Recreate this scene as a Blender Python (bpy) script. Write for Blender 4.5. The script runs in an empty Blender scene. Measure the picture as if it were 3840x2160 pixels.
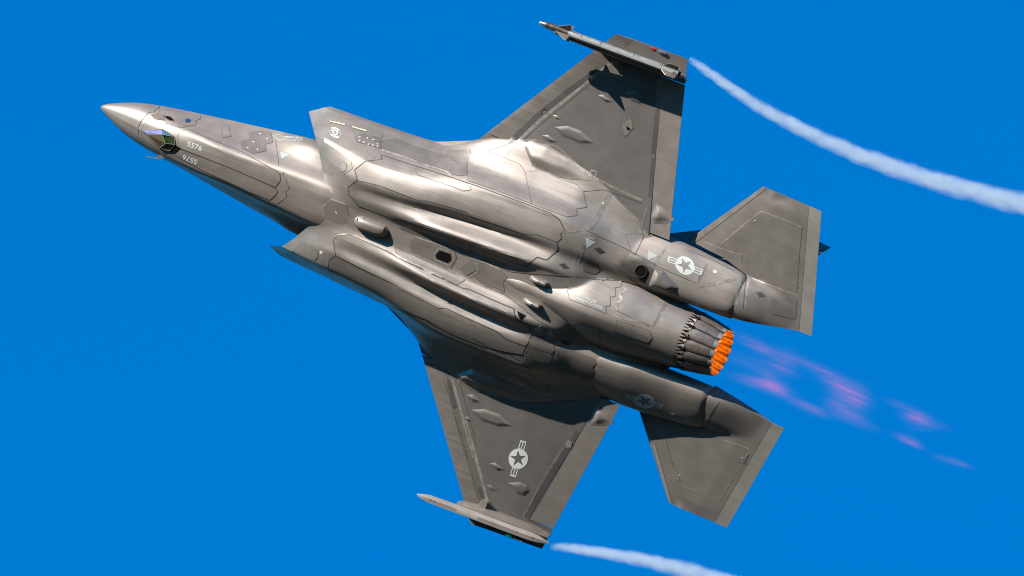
import bpy, bmesh, math, random
import numpy as np
from mathutils import Vector, Matrix, noise as mnoise
from mathutils.bvhtree import BVHTree
from mathutils.geometry import tessellate_polygon

SC = bpy.context.scene
C = SC.collection
rad = math.radians

# ---------------------------------------------------------------- camera
# A photographer on the ground looks up at a jet banking past, about 600 m away.
# Aircraft axes: x aft from the nose tip, y to the starboard wing, z towards the canopy.
R1 = np.array([112.0, -34.2, 45.8]) / 125.7      # picture right, in aircraft axes
R2 = np.array([44.4, 115.5, -22.3]) / 125.7      # picture down
R1 = R1 / np.linalg.norm(R1)
R2 = R2 - R1 * R1.dot(R2); R2 = R2 / np.linalg.norm(R2)
R3 = np.cross(R1, R2)                            # away from the camera
CAM_EL = rad(30.0)
DIST = 600.0
RIGHT = np.array([1.0, 0, 0])
UP = np.array([0, -math.sin(CAM_EL), math.cos(CAM_EL)])
FWD = np.array([0, math.cos(CAM_EL), math.sin(CAM_EL)])
CAM_POS = np.array([0, 0, 1.7])
cam_data = bpy.data.cameras.new('camera')
cam = bpy.data.objects.new('camera', cam_data); C.objects.link(cam)
cam_data.sensor_width = 36.0
cam_data.lens = 36.0 * DIST / 20.493
cam_data.clip_start = 1.0; cam_data.clip_end = 60000.0
cam.location = CAM_POS
cam.rotation_euler = (rad(90) + CAM_EL, 0, 0)
SC.camera = cam
# attitude of the jet in the world
def to_world(v):
    v = np.asarray(v, float)
    return RIGHT * R1.dot(v) - UP * R2.dot(v) + FWD * R3.dot(v)
ROT = Matrix([list(r) for r in np.stack([to_world((1,0,0)), to_world((0,1,0)), to_world((0,0,1))], axis=1)])
JET_POS = CAM_POS + RIGHT * -8.266 + UP * 3.646 + FWD * (DIST + 2.29)
JET_M = Matrix.Translation(Vector(JET_POS)) @ ROT.to_4x4()

# ---------------------------------------------------------------- light
SUN_AC = np.array([0.94, 0.79, 0.53])      # travel direction of sunlight in aircraft axes
SUN_W = to_world(SUN_AC / np.linalg.norm(SUN_AC))
to_sun = -SUN_W
sun_el = math.asin(to_sun[2]); sun_az = math.atan2(to_sun[0], to_sun[1])
sun_data = bpy.data.lights.new('sun', 'SUN')
sun_data.energy = 5.0; sun_data.angle = rad(0.5); sun_data.color = (1.0, 0.93, 0.84)
sun = bpy.data.objects.new('sun', sun_data); C.objects.link(sun)
sun.rotation_euler = Vector(SUN_W).to_track_quat('-Z', 'Y').to_euler()
world = bpy.data.worlds.new('World'); SC.world = world
world.use_nodes = True
wn = world.node_tree.nodes; wl = world.node_tree.links
for n in list(wn): wn.remove(n)
sky = wn.new('ShaderNodeTexSky'); sky.sky_type = 'NISHITA'; sky.sun_disc = False
sky.sun_elevation = sun_el; sky.sun_rotation = sun_az
sky.air_density = 1.0; sky.dust_density = 0.0; sky.ozone_density = 3.0
hs = wn.new('ShaderNodeHueSaturation')
hs.inputs['Hue'].default_value = 0.474; hs.inputs['Saturation'].default_value = 1.9; hs.inputs['Value'].default_value = 1.0
bg = wn.new('ShaderNodeBackground'); bg.inputs['Strength'].default_value = 0.08
wo = wn.new('ShaderNodeOutputWorld')
sky_tint = wn.new('ShaderNodeMix'); sky_tint.data_type = 'RGBA'; sky_tint.blend_type = 'MULTIPLY'; sky_tint.inputs[0].default_value = 1.0
sky_tint.inputs[7].default_value = (0.25, 0.60, 1.0, 1)      # blue tint added to the sky, turns fill and low-sky reflections navy
wl.new(sky.outputs[0], hs.inputs['Color']); wl.new(hs.outputs[0], sky_tint.inputs[6]); wl.new(sky_tint.outputs[2], bg.inputs['Color']); wl.new(bg.outputs[0], wo.inputs['Surface'])
SC.view_settings.view_transform = 'Standard'; SC.view_settings.look = 'None'
SC.view_settings.gamma = 1.0; SC.view_settings.use_curve_mapping = False
SC.view_settings.exposure = 1.36
SC.cycles.use_denoising = True
SC.cycles.max_bounces = 8
SC.cycles.filter_width = 1.1


# ---------------------------------------------------------------- helpers
def link(o, parent=None):
    C.objects.link(o)
    if parent is not None: o.parent = parent
    return o
def mesh_obj(name, verts, faces, mats, parent, smooth=40, fmat=None):
    me = bpy.data.meshes.new(name)
    me.from_pydata([tuple(map(float, v)) for v in verts], [], [tuple(int(i) for i in f) for f in faces])
    for m in (mats if isinstance(mats, (list, tuple)) else [mats]): me.materials.append(m)
    bm = bmesh.new(); bm.from_mesh(me)
    bmesh.ops.recalc_face_normals(bm, faces=bm.faces) if fmat is None else None
    bm.to_mesh(me); bm.free()
    if fmat is not None: me.polygons.foreach_set('material_index', [int(i) for i in fmat])
    if smooth:
        me.polygons.foreach_set('use_smooth', [True] * len(me.polygons))
        me.set_sharp_from_angle(angle=rad(smooth))
    me.update()
    return link(bpy.data.objects.new(name, me), parent)
def pchip(xs, ys, xq):
    xs = np.asarray(xs, float); ys = np.asarray(ys, float); xq = np.asarray(xq, float)
    sh = ys.shape[1:]; ys = ys.reshape(len(xs), -1)
    h = np.diff(xs)[:, None]; d = np.diff(ys, axis=0) / h
    m = np.zeros_like(ys)
    if len(xs) > 2:
        w1 = 2 * h[1:] + h[:-1]; w2 = h[1:] + 2 * h[:-1]
        same = (d[:-1] * d[1:]) > 0
        with np.errstate(divide='ignore', invalid='ignore'):
            mm = (w1 + w2) / (w1 / d[:-1] + w2 / d[1:])
        m[1:-1] = np.where(same, mm, 0)
    m[0] = d[0]; m[-1] = d[-1]
    i = np.clip(np.searchsorted(xs, xq, side='right') - 1, 0, len(xs) - 2)
    t = ((xq - xs[i]) / (xs[i + 1] - xs[i]))[:, None]; hh = (xs[i + 1] - xs[i])[:, None]
    r = ((2*t**3 - 3*t**2 + 1) * ys[i] + (t**3 - 2*t**2 + t) * hh * m[i] + (-2*t**3 + 3*t**2) * ys[i + 1] + (t**3 - t**2) * hh * m[i + 1])
    return r.reshape((len(xq),) + sh)
def crom(pts, n, lin=0.0):
    """smooth curve through pts, n samples for each span; lin blends towards straight spans"""
    p = np.asarray(pts, float); k = len(p)
    ext = np.vstack([2 * p[0] - p[1], p, 2 * p[-1] - p[-2]])
    out = []
    for i in range(k - 1):
        a, b, c, d = ext[i], ext[i + 1], ext[i + 2], ext[i + 3]
        for j in range(n):
            t = j / n
            s = 0.5 * (2*b + (c - a)*t + (2*a - 5*b + 4*c - d)*t*t + (-a + 3*b - 3*c + d)*t**3)
            out.append((1 - lin) * s + lin * (b + (c - b) * t))
    out.append(p[-1])
    return np.array(out)
def grid_faces(nr, nc, wrap=False, off=0):
    f = []
    for i in range(nr - 1):
        for j in range(nc if wrap else nc - 1):
            j2 = (j + 1) % nc
            f.append((off + i*nc + j, off + i*nc + j2, off + (i+1)*nc + j2, off + (i+1)*nc + j))
    return f
def sstep(a, b, x):
    t = np.clip((np.asarray(x, float) - a) / (b - a), 0, 1)
    return t * t * (3 - 2 * t)
def clip_grid(poly, step, lines=None):
    """polygon (2D, may be concave) cut into cells no larger than step; returns verts, faces, border edges"""
    bm = bmesh.new()
    vs = [bm.verts.new((p[0], p[1], 0)) for p in poly]
    for t in tessellate_polygon([[Vector((p[0], p[1], 0)) for p in poly]]):
        try: bm.faces.new([vs[i] for i in t])
        except ValueError: pass
    a = np.array([p[:2] for p in poly], float); lo = a.min(0); hi = a.max(0)
    for ax in (0, 1):
        n = int((hi[ax] - lo[ax]) / step)
        for i in range(1, n + 1):
            co = [0, 0, 0]; co[ax] = lo[ax] + (hi[ax] - lo[ax]) * i / (n + 1)
            no = [0, 0, 0]; no[ax] = 1
            bmesh.ops.bisect_plane(bm, geom=bm.verts[:] + bm.edges[:] + bm.faces[:], plane_co=co, plane_no=no, dist=1e-5)
    bmesh.ops.remove_doubles(bm, verts=bm.verts[:], dist=1e-5)
    bmesh.ops.recalc_face_normals(bm, faces=bm.faces[:])
    bm.verts.index_update()
    V = np.array([v.co[:2] for v in bm.verts]); F = [[v.index for v in f.verts] for f in bm.faces]
    B = [(e.verts[0].index, e.verts[1].index) for e in bm.edges if len(e.link_faces) == 1]
    bm.free()
    return V, F, B
def seg_dist(P, a, b):
    a = np.asarray(a, float); b = np.asarray(b, float); d = b - a
    t = np.clip(((P - a) @ d) / max(d @ d, 1e-12), 0, 1)
    return np.linalg.norm(P - (a + t[:, None] * d), axis=1)
def edge_dist(P, poly, idx=None):
    n = len(poly)
    return np.min([seg_dist(P, poly[i], poly[(i + 1) % n]) for i in (range(n) if idx is None else idx)], axis=0)
def plate(name, poly, zmid, hbot, htop, mats, parent, step=0.12, matfn=None, smooth=35, axes=(0, 1, 2)):
    """a closed slab over a 2D polygon; zmid, hbot, htop are functions of the points"""
    V, F, B = clip_grid(poly, step)
    z = zmid(V); lo = z - hbot(V); hi = z + htop(V)
    n = len(V)
    vv = np.zeros((2 * n, 3))
    vv[:n, axes[0]] = V[:, 0]; vv[:n, axes[1]] = V[:, 1]; vv[:n, axes[2]] = lo
    vv[n:, axes[0]] = V[:, 0]; vv[n:, axes[1]] = V[:, 1]; vv[n:, axes[2]] = hi
    faces = [tuple(f) for f in F] + [tuple(i + n for i in reversed(f)) for f in F] + [(a, b, b + n, a + n) for a, b in B]
    o = mesh_obj(name, vv, faces, mats, parent, smooth)
    if matfn is not None:
        me = o.data
        for p in me.polygons:
            c = p.center; p.material_index = matfn(c)
    return o
def mirror(pts): return [(p[0], -p[1]) + tuple(p[2:]) for p in pts]
def empty(name, m=None):
    o = bpy.data.objects.new(name, None); C.objects.link(o)
    if m is not None: o.matrix_world = m
    return o

# ---------------------------------------------------------------- materials
def nodes_of(m):
    m.use_nodes = True
    return m.node_tree.nodes, m.node_tree.links, m.node_tree.nodes['Principled BSDF']
def paint(name, col, rough=0.42, metal=0.35, var=0.10, streak=0.06, scale=3.0, spec=0.5, bump=0.0):
    """weathered grey coating: soft blotches, streaks along the airflow, a little gloss variation"""
    m = bpy.data.materials.new(name); n, l, b = nodes_of(m)
    b.inputs['Metallic'].default_value = metal
    b.inputs['Specular IOR Level'].default_value = spec
    tc = n.new('ShaderNodeTexCoord')
    no = n.new('ShaderNodeTexNoise'); no.inputs['Scale'].default_value = scale; no.inputs['Detail'].default_value = 6
    mp = n.new('ShaderNodeMapping'); mp.inputs['Scale'].default_value = (0.7, 9.0, 9.0)
    ns = n.new('ShaderNodeTexNoise'); ns.inputs['Scale'].default_value = 1.6; ns.inputs['Detail'].default_value = 5
    nf = n.new('ShaderNodeTexNoise'); nf.inputs['Scale'].default_value = 70; nf.inputs['Detail'].default_value = 2
    l.new(tc.outputs['Object'], no.inputs['Vector']); l.new(tc.outputs['Object'], mp.inputs['Vector'])
    l.new(mp.outputs[0], ns.inputs['Vector']); l.new(tc.outputs['Object'], nf.inputs['Vector'])
    def rng(src, a, c):
        r = n.new('ShaderNodeMapRange'); r.inputs['From Min'].default_value = 0.3; r.inputs['From Max'].default_value = 0.7
        r.inputs['To Min'].default_value = a; r.inputs['To Max'].default_value = c; l.new(src, r.inputs['Value']); return r.outputs[0]
    a = rng(no.outputs['Fac'], 1 - var, 1 + var); s = rng(ns.outputs['Fac'], 1 - streak, 1 + streak); f = rng(nf.outputs['Fac'], 0.97, 1.03)
    m1 = n.new('ShaderNodeMath'); m1.operation = 'MULTIPLY'; l.new(a, m1.inputs[0]); l.new(s, m1.inputs[1])
    m2 = n.new('ShaderNodeMath'); m2.operation = 'MULTIPLY'; l.new(m1.outputs[0], m2.inputs[0]); l.new(f, m2.inputs[1])
    mx = n.new('ShaderNodeVectorMath'); mx.operation = 'SCALE'; mx.inputs[0].default_value = col; l.new(m2.outputs[0], mx.inputs['Scale'])
    l.new(mx.outputs[0], b.inputs['Base Color'])
    rr = rng(no.outputs['Fac'], rough - 0.04, rough + 0.05); l.new(rr, b.inputs['Roughness'])
    if bump:
        bp = n.new('ShaderNodeBump'); bp.inputs['Strength'].default_value = bump; bp.inputs['Distance'].default_value = 0.01
        l.new(no.outputs['Fac'], bp.inputs['Height']); l.new(bp.outputs[0], b.inputs['Normal'])
    return m
def plain(name, col, rough=0.5, metal=0.0, emit=None, es=0.0):
    m = bpy.data.materials.new(name); n, l, b = nodes_of(m)
    tc = n.new('ShaderNodeTexCoord'); no = n.new('ShaderNodeTexNoise'); no.inputs['Scale'].default_value = 12; no.inputs['Detail'].default_value = 4
    l.new(tc.outputs['Object'], no.inputs['Vector'])
    r = n.new('ShaderNodeMapRange'); r.inputs['To Min'].default_value = 0.82; r.inputs['To Max'].default_value = 1.18; l.new(no.outputs['Fac'], r.inputs['Value'])
    mx = n.new('ShaderNodeVectorMath'); mx.operation = 'SCALE'; mx.inputs[0].default_value = col; l.new(r.outputs[0], mx.inputs['Scale'])
    l.new(mx.outputs[0], b.inputs['Base Color'])
    b.inputs['Roughness'].default_value = rough; b.inputs['Metallic'].default_value = metal
    if emit:
        b.inputs['Emission Color'].default_value = (*emit, 1); b.inputs['Emission Strength'].default_value = es
    return m
M = {}
M['skin'] = paint('coating_grey', (0.200, 0.173, 0.150), 0.475, 0.52, 0.045, 0.09)
for k_ in ('skin',): M[k_].node_tree.nodes['Principled BSDF'].inputs['Specular IOR Level'].default_value = .35
M['radome'] = paint('coating_radome', (0.186, 0.163, 0.141), 0.46, 0.48, 0.04, 0.02)
M['panel'] = paint('coating_panel_grey', (0.194, 0.168, 0.146), 0.46, 0.52, 0.05, 0.10)
M['panel2'] = paint('coating_panel_dark_grey', (0.150, 0.130, 0.113), 0.43, 0.45, 0.08, 0.07)
M['dark2'] = paint('coating_patch_grey', (0.105, 0.096, 0.088), 0.46, 0.4, 0.10, 0.06)
M['wing'] = paint('coating_wing_grey', (0.092, 0.082, 0.074), 0.52, 0.25, 0.035, 0.05)
M['stab'] = paint('coating_tail_grey', (0.115, 0.101, 0.089), 0.48, 0.35, 0.06, 0.06)
M['flap'] = paint('coating_flap_grey', (0.160, 0.140, 0.122), 0.48, 0.30, 0.06, 0.06)
M['dark'] = paint('coating_dark_grey', (0.062, 0.057, 0.054), 0.5, 0.3)
M['edge'] = paint('coating_edge_grey', (0.140, 0.124, 0.108), 0.44, 0.4, 0.06, 0.14)
M['edge2'] = paint('coating_light_patch', (0.175, 0.172, 0.158), 0.45, 0.3)
M['rail'] = paint('coating_rail', (0.215, 0.19, 0.17), 0.45, 0.3, 0.10, 0.10)
M['lip'] = paint('coating_lip_grey', (0.185, 0.172, 0.156), 0.42, 0.4)
M['te'] = paint('coating_edge_green_grey', (0.150, 0.142, 0.124), 0.46, 0.25, 0.06)
M['seam'] = plain('seam_sealant', (0.018, 0.016, 0.015), 0.7)
M['tape'] = paint('seam_tape_grey', (0.225, 0.196, 0.170), 0.42, 0.5, 0.2, 0.12, 9)
M['tape2'] = paint('seam_tape_dark', (0.15, 0.136, 0.123), 0.46, 0.4, 0.28, 0.12, 9)
M['seam2'] = plain('seam_faint', (0.062, 0.055, 0.049), 0.6)
M['mark2'] = plain('marking_worn_grey', (0.25, 0.26, 0.245), 0.5)
M['black'] = plain('flat_black', (0.006, 0.005, 0.005), 0.9)  # mostly stands in for the shade inside openings and gaps
M['black'].node_tree.nodes['Principled BSDF'].inputs['Specular IOR Level'].default_value = 0.0
M['duct'] = paint('duct_dark', (0.03, 0.028, 0.03), 0.5, 0.0)
M['mark'] = plain('marking_light_grey', (0.36, 0.38, 0.365), 0.5)
M['glow'] = plain('formation_strip', (0.38, 0.42, 0.27), 0.4)
M['olive'] = plain('drain_olive', (0.03, 0.027, 0.018), 0.4)
M['canopy'] = plain('canopy_glass', (0.05, 0.04, 0.025), 0.06, 0.6)

# ---------------------------------------------------------------- ground far below (gives the upward bounce and the reflections)
gm = bpy.data.materials.new('dark_ground'); n_, l_, b_ = nodes_of(gm)
tc_ = n_.new('ShaderNodeTexCoord'); no_ = n_.new('ShaderNodeTexNoise'); no_.inputs['Scale'].default_value = 0.004; no_.inputs['Detail'].default_value = 8
cr_ = n_.new('ShaderNodeValToRGB'); cr_.color_ramp.elements[0].position = 0.35; cr_.color_ramp.elements[0].color = (0.010, 0.012, 0.010, 1)
cr_.color_ramp.elements[1].position = 0.7; cr_.color_ramp.elements[1].color = (0.028, 0.028, 0.024, 1)  # kept near black so that little light bounces up
l_.new(tc_.outputs['Object'], no_.inputs['Vector']); l_.new(no_.outputs['Fac'], cr_.inputs['Fac']); l_.new(cr_.outputs[0], b_.inputs['Base Color'])
b_.inputs['Specular IOR Level'].default_value = 0.0; b_.inputs['Roughness'].default_value = 0.95
gv = [(0, 0, 0)] + [(20000 * math.cos(i * math.pi / 32), 20000 * math.sin(i * math.pi / 32), 0) for i in range(64)]
ground = mesh_obj('ground', gv, [(0, 1 + i, 1 + (i + 1) % 64) for i in range(64)], gm, None, 0)
ground['kind'] = 'structure'

# ---------------------------------------------------------------- the jet
JET = empty('fighter_jet', JET_M)
JET['label'] = 'grey stealth fighter jet banking belly-on, afterburner lit, number 5576 on its nose doors'
JET['category'] = 'fighter jet'
HULL = []          # objects whose surfaces carry panels and markings

def loft_half(stations, nx, npt, chine, lin=None, xcol=None):
    """stations: list of (t, [points x,y,z from belly centre round to the spine]); returns a full symmetric grid"""
    ts = [s[0] for s in stations]
    ctrl = np.array([s[1] for s in stations], float)
    tq = np.linspace(ts[0], ts[-1], nx) if np.isscalar(nx) else np.asarray(nx, float)
    rows = pchip(ts, ctrl, tq)
    lins = pchip(ts, np.array(lin if lin is not None else [0.0] * len(ts))[:, None], tq)[:, 0]
    out = []
    for r, ln in zip(rows, lins):
        segs = []
        prev = 0
        for c in list(chine) + [len(r) - 1]:
            s = crom(r[prev:c + 1], npt, ln); segs.append(s if not segs else s[1:]); prev = c
        half = np.vstack(segs)
        mir = half[1:-1][::-1] * np.array([1, -1, 1])
        out.append(np.vstack([half, mir]))
    return np.array(out)      # rows x cols x 3, closed loop of columns

# forward fuselage: x, belly z, flat half-width, corner z, chine y, chine z, top z
FW = [(0.0, 0.00, .000, .000, .000, .000, .00),
      (0.04, -.045, .015, -.040, .045, .000, .035),
      (0.3, -.175, .06, -.165, .185, .010, .13),
      (0.7, -.330, .12, -.305, .345, .020, .28),
      (1.1, -.450, .17, -.415, .450, .030, .41),
      (1.6, -.560, .22, -.515, .545, .040, .55),
      (2.2, -.640, .27, -.590, .640, .060, .70),
      (3.0, -.680, .31, -.625, .760, .080, .84),
      (4.0, -.705, .36, -.630, .890, .110, .92),
      (4.7, -.730, .40, -.640, .930, .150, .95),
      (5.3, -.765, .43, -.650, .950, .180, .96),
      (6.2, -.700, .40, -.580, .900, .200, .90),
      (7.2, -.500, .30, -.400, .700, .200, .80)]
def fw_section(r):
    x, zb, bw, zk, yc, zc, zt = r
    w = float(sstep(0.6, 3.2, x))
    d = zb - zc
    el = [(yc * math.sin(rad(a)), zc + d * math.cos(rad(a))) for a in (0, 24, 46, 66, 80, 90)]
    tz = [(0, zb), (.60 * bw, zb + .012), (bw * 1.08, zk), (bw + .42 * (yc - bw), zk + .40 * (zc - zk)), (bw + .76 * (yc - bw), zk + .75 * (zc - zk)), (yc, zc)]
    bot = [((1 - w) * a[0] + w * b[0], (1 - w) * a[1] + w * b[1]) for a, b in zip(el, tz)]
    top = [(yc * .90, zc + .22 * (zt - zc)), (yc * .66, zc + .55 * (zt - zc)), (yc * .33, zc + .90 * (zt - zc)), (0, zt)]
    return [(x, y, z) for y, z in bot + top]
xs_ = np.concatenate([np.linspace(0, .3, 9)[:-1], np.linspace(.3, 7.2, 100)])
G = loft_half([(r[0], fw_section(r)) for r in FW], xs_, 7, [5])
def dsi(P):
    """the smooth compression bump on each side of the fuselage ahead of the intakes"""
    sy = np.sign(P[..., 1]); q = ((P[..., 0] - 4.75) / .62) ** 2 + ((np.abs(P[..., 1]) - .80) / .40) ** 2 + ((P[..., 2] + .10) / .28) ** 2
    g = np.exp(-q) * .15
    P = P.copy(); P[..., 1] += sy * g; P[..., 2] -= .45 * g
    return P
G = dsi(G)
RB = 1.50          # radome joint
nc_ = G.shape[1]
k_ = int(np.searchsorted(xs_, RB))
radome = mesh_obj('radome', np.vstack([G[:k_ + 1].reshape(-1, 3)]), grid_faces(k_ + 1, nc_, True), M['radome'], JET, 50)
fwd = mesh_obj('forward_fuselage', G[k_:].reshape(-1, 3), grid_faces(len(xs_) - k_, nc_, True), M['skin'], JET, 50)
HULL += [radome, fwd]

# centre fuselage from the intake lips back; columns: keel, keel edge, inner door edge, inner crest, valley, ridge, lower side, side, chine, top x4
LIP = [(5.30, 0, -.755), (5.30, .2, -.745), (5.28, .34, -.715), (5.22, .43, -.655), (5.06, .62, -.55), (4.86, .92, -.46), (4.62, 1.22, -.36), (4.20, 1.465, .15), (4.44, 1.62, .30), (4.53, 1.655, .40),
       (4.78, 1.30, .60), (4.95, .8, .80), (5.0, 0, .93)]
def sec(x, *yz): return [(x, y, z) for y, z in yz]
CF = [(4.9, LIP),
      (5.9, sec(5.9, (0, -.785), (.2, -.785), (.316, -.80), (.46, -.825), (.64, -.835), (.82, -.854), (1.2, -.70), (1.50, -.22), (1.72, .30), (1.715, .40), (1.40, .65), (.8, .85), (0, .96))),
      (6.9, sec(6.9, (0, -.775), (.22, -.78), (.35, -.85), (.48, -.905), (.69, -.845), (.90, -.905), (1.28, -.73), (1.58, -.22), (1.79, .30), (1.785, .41), (1.45, .62), (.8, .83), (0, .95))),
      (8.2, sec(8.2, (0, -.775), (.28, -.79), (.43, -.93), (.56, -1.01), (.80, -.76), (1.04, -.89), (1.52, -.73), (1.92, -.22), (2.40, .12), (2.42, .20), (1.6, .55), (.8, .78), (0, .90))),
      (9.2, sec(9.2, (0, -.79), (.30, -.80), (.46, -.93), (.60, -1.01), (.86, -.75), (1.09, -.86), (1.58, -.69), (2.02, -.21), (2.62, .07), (2.65, .12), (1.7, .48), (.8, .72), (0, .85))),
      (10.2, sec(10.2, (0, -.84), (.28, -.84), (.47, -.86), (.62, -.90), (.88, -.765), (1.12, -.785), (1.58, -.63), (1.99, -.23), (2.5, .0), (2.53, .04), (1.7, .45), (.8, .68), (0, .8))),
      (10.75, sec(10.75, (0, -.79), (.27, -.78), (.46, -.765), (.62, -.745), (.85, -.64), (1.10, -.665), (1.50, -.55), (1.86, -.22), (2.3, -.03), (2.32, .01), (1.65, .42), (.8, .64), (0, .75))),
      (11.2, sec(11.2, (0, -.72), (.25, -.70), (.45, -.62), (.62, -.52), (.80, -.47), (1.05, -.53), (1.42, -.42), (1.75, -.20), (2.1, -.06), (2.1, .0), (1.6, .40), (.8, .60), (0, .7))),
      (12.3, sec(12.3, (0, -.45), (.25, -.42), (.45, -.38), (.58, -.30), (.70, -.26), (1.0, -.36), (1.30, -.28), (1.58, -.08), (1.72, .03), (1.72, .08), (1.4, .36), (.8, .5), (0, .58))),
      (12.9, sec(12.9, (0, -.3), (.25, -.28), (.45, -.25), (.58, -.2), (.70, -.1), (1.0, -.2), (1.35, -.2), (1.55, -.05), (1.6, .03), (1.6, .08), (1.3, .3), (.8, .4), (0, .46)))]
tq_ = np.concatenate([np.linspace(4.9, 5.9, 22)[:-1], np.linspace(5.9, 12.9, 110)])
G = loft_half(CF, tq_, 6, [8, 9], [1.0, .5, .15, .0, 0, 0, 0, 0, 0, 0])
def bumps(P):
    """ripples over the wheel bays beside the wing roots"""
    x, y = P[..., 0], np.abs(P[..., 1])
    low = sstep(.20, -.02, P[..., 2])
    w = sstep(1.38, 1.60, y) * sstep(2.35, 2.12, y) * sstep(7.6, 8.6, x) * sstep(10.7, 10.1, x) * low
    P = P.copy(); P[..., 2] -= .022 * np.cos(2 * math.pi * (y - 2.03) / .42) * w
    return P
G = bumps(G)
nc_ = G.shape[1]
KL = 4             # rows of the loft that make up the coated intake lip
c0_, c1_ = 23, 57  # columns from the fuselage side round to the top corner
ctr_f = [f for i, f in enumerate(grid_faces(len(tq_), nc_, True)) if not (i // nc_ < KL and (c0_ <= i % nc_ < c1_ or nc_ - c1_ <= i % nc_ < nc_ - c0_))]
ctr = mesh_obj('centre_fuselage', G.reshape(-1, 3), ctr_f, M['skin'], JET, 50)
HULL.append(ctr)
for lo_, hi_ in ((c0_, c1_), (nc_ - c1_, nc_ - c0_)):
    sub = G[:KL + 1, lo_:hi_ + 1].reshape(-1, 3)
    HULL.append(mesh_obj('intake_lip', sub, grid_faces(KL + 1, hi_ - lo_ + 1), M['lip'], JET, 40))
# intake ducts: a dark tapering sleeve behind each lip
lip_half = []
for i_ in range(len(LIP) - 1):
    for t_ in (0, .25, .5, .75):
        a_, b2_ = np.array(LIP[i_]), np.array(LIP[i_ + 1]); lip_half.append(a_ + (b2_ - a_) * t_)
lip_half = np.array(lip_half[10:42])
for s_ in (1, -1):
    L_ = lip_half * np.array([1, s_, 1]); c_ = np.array([5.2, s_ * .95, .12])
    rows_ = [L_ + (0.004, 0, 0)]
    for dx_, k2_ in ((.10, .95), (.5, .88), (1.2, .8), (2.0, .72)):
        r_ = c_ + (L_ - c_) * np.array([.6, k2_, k2_]) ; r_[:, 0] += dx_; rows_.append(r_)
    V_ = np.vstack(rows_); F_ = grid_faces(5, len(L_))
    e_ = 4 * len(L_); F_.append(tuple(range(e_, e_ + len(L_))))
    mesh_obj('intake_duct', V_, F_, M['duct'], JET, 40)

# engine nacelle: the round barrel under the tail
def ring(x, cz, ry, rz, n=72, ex=2.0):
    return [(x, ry * math.copysign(abs(math.cos(a)) ** (2 / ex), math.cos(a)), cz + rz * math.copysign(abs(math.sin(a)) ** (2 / ex), math.sin(a))) for a in np.linspace(0, 2 * math.pi, n, endpoint=False)]
NA = [(9.3, -.55, .12, .235, 2), (9.75, -.50, .27, .345, 1.95), (10.1, -.43, .42, .43, 1.7), (10.6, -.34, .60, .565, 1.5), (11.3, -.22, .80, .705, 1.45), (11.9, -.12, .83, .725, 1.5), (12.5, -.05, .74, .69, 1.7), (13.22, .0, .625, .625, 2)]
na_q = np.linspace(9.3, 13.22, 60)
na = pchip([r[0] for r in NA], np.array([r[1:] for r in NA]), na_q)
G = np.array([ring(x, r[0], r[1], r[2], 72, r[3]) for x, r in zip(na_q, na)])
nac = mesh_obj('engine_nacelle', G.reshape(-1, 3), grid_faces(60, 72, True), M['skin'], JET, 50)
HULL.append(nac)

# tail booms
TB = [(10.3, [(.90, -.05), (1.2, -.18), (1.5, -.12), (1.58, .05), (1.65, .20), (1.3, .3), (.9, .2), (.76, .0)]),
      (11.3, [(.80, -.33), (1.05, -.46), (1.43, -.32), (1.70, -.01), (1.74, .24), (1.3, .38), (.9, .28), (.74, -.02)]),
      (12.2, [(.79, -.33), (1.0, -.43), (1.42, -.28), (1.79, .01), (1.74, .26), (1.3, .38), (.9, .28), (.74, .0)]),
      (13.2, [(.77, -.20), (.98, -.29), (1.38, -.17), (1.74, .05), (1.66, .26), (1.3, .34), (.9, .26), (.73, .05)]),
      (13.97, [(.78, -.11), (1.0, -.20), (1.36, -.10), (1.64, .08), (1.52, .22), (1.25, .28), (.9, .22), (.74, .05)]),
      (14.06, [(.86, -.05), (1.02, -.12), (1.33, -.04), (1.52, .08), (1.42, .16), (1.2, .2), (.94, .15), (.84, .05)])]
for s_ in (1, -1):
    tq_ = np.concatenate([np.linspace(10.3, 13.97, 50), [14.06]])
    cr_ = pchip([r[0] for r in TB], np.array([r[1] for r in TB]), tq_)
    rows_ = []
    for x, r in zip(tq_, cr_):
        lo_ = np.vstack([r, r[:3]]); sp_ = crom(np.vstack([r[-1:], r, r[:2]]), 8)[8:8 + 64]
        rows_.append(np.column_stack([np.full(64, x), s_ * sp_[:, 0], sp_[:, 1]]))
    G = np.array(rows_)
    V_ = G.reshape(-1, 3); F_ = grid_faces(len(tq_), 64, True); e_ = (len(tq_) - 1) * 64; F_.append(tuple(range(e_, e_ + 64)))
    HULL.append(mesh_obj('tail_boom', V_, F_, M['skin'], JET, 45))

# wings
LE0, LET = (7.62, 2.0), (9.92, 5.33)      # leading edge (x, y) at the root and the tip
TE0, TET = (12.30, 1.70), (11.44, 5.33)
def xle(y): return LE0[0] + (y - LE0[1]) * (LET[0] - LE0[0]) / (LET[1] - LE0[1])
def xte(y): return TE0[0] + (y - TE0[1]) * (TET[0] - TE0[0]) / (TET[1] - TE0[1])
def zle(y): return .245 - .013 * (y - 2.0)
def zte(y): return -.060 + .114 * (y - 1.70)
def wing_mid(V):
    x, y = V[:, 0], np.abs(V[:, 1]); f = (x - xle(y)) / (xte(y) - xle(y))
    f1 = .50 / 4.4 + .12 * (y - 2) / 3.3
    return zle(y) + (zte(y) - zle(y)) * f - .45 * np.maximum(f1 - f, 0) * (.6)
def wing_h(V, k=1.0):
    x, y = V[:, 0], np.abs(V[:, 1]); f = np.clip((x - xle(y)) / (xte(y) - xle(y)), 0, 1)
    hm = .135 - .030 * (y - 2.0)
    return k * hm * np.minimum(1, np.minimum((f / .22) ** .75 * 1.0, (1 - f) / .42 * .95 + .05)) + .004
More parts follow.
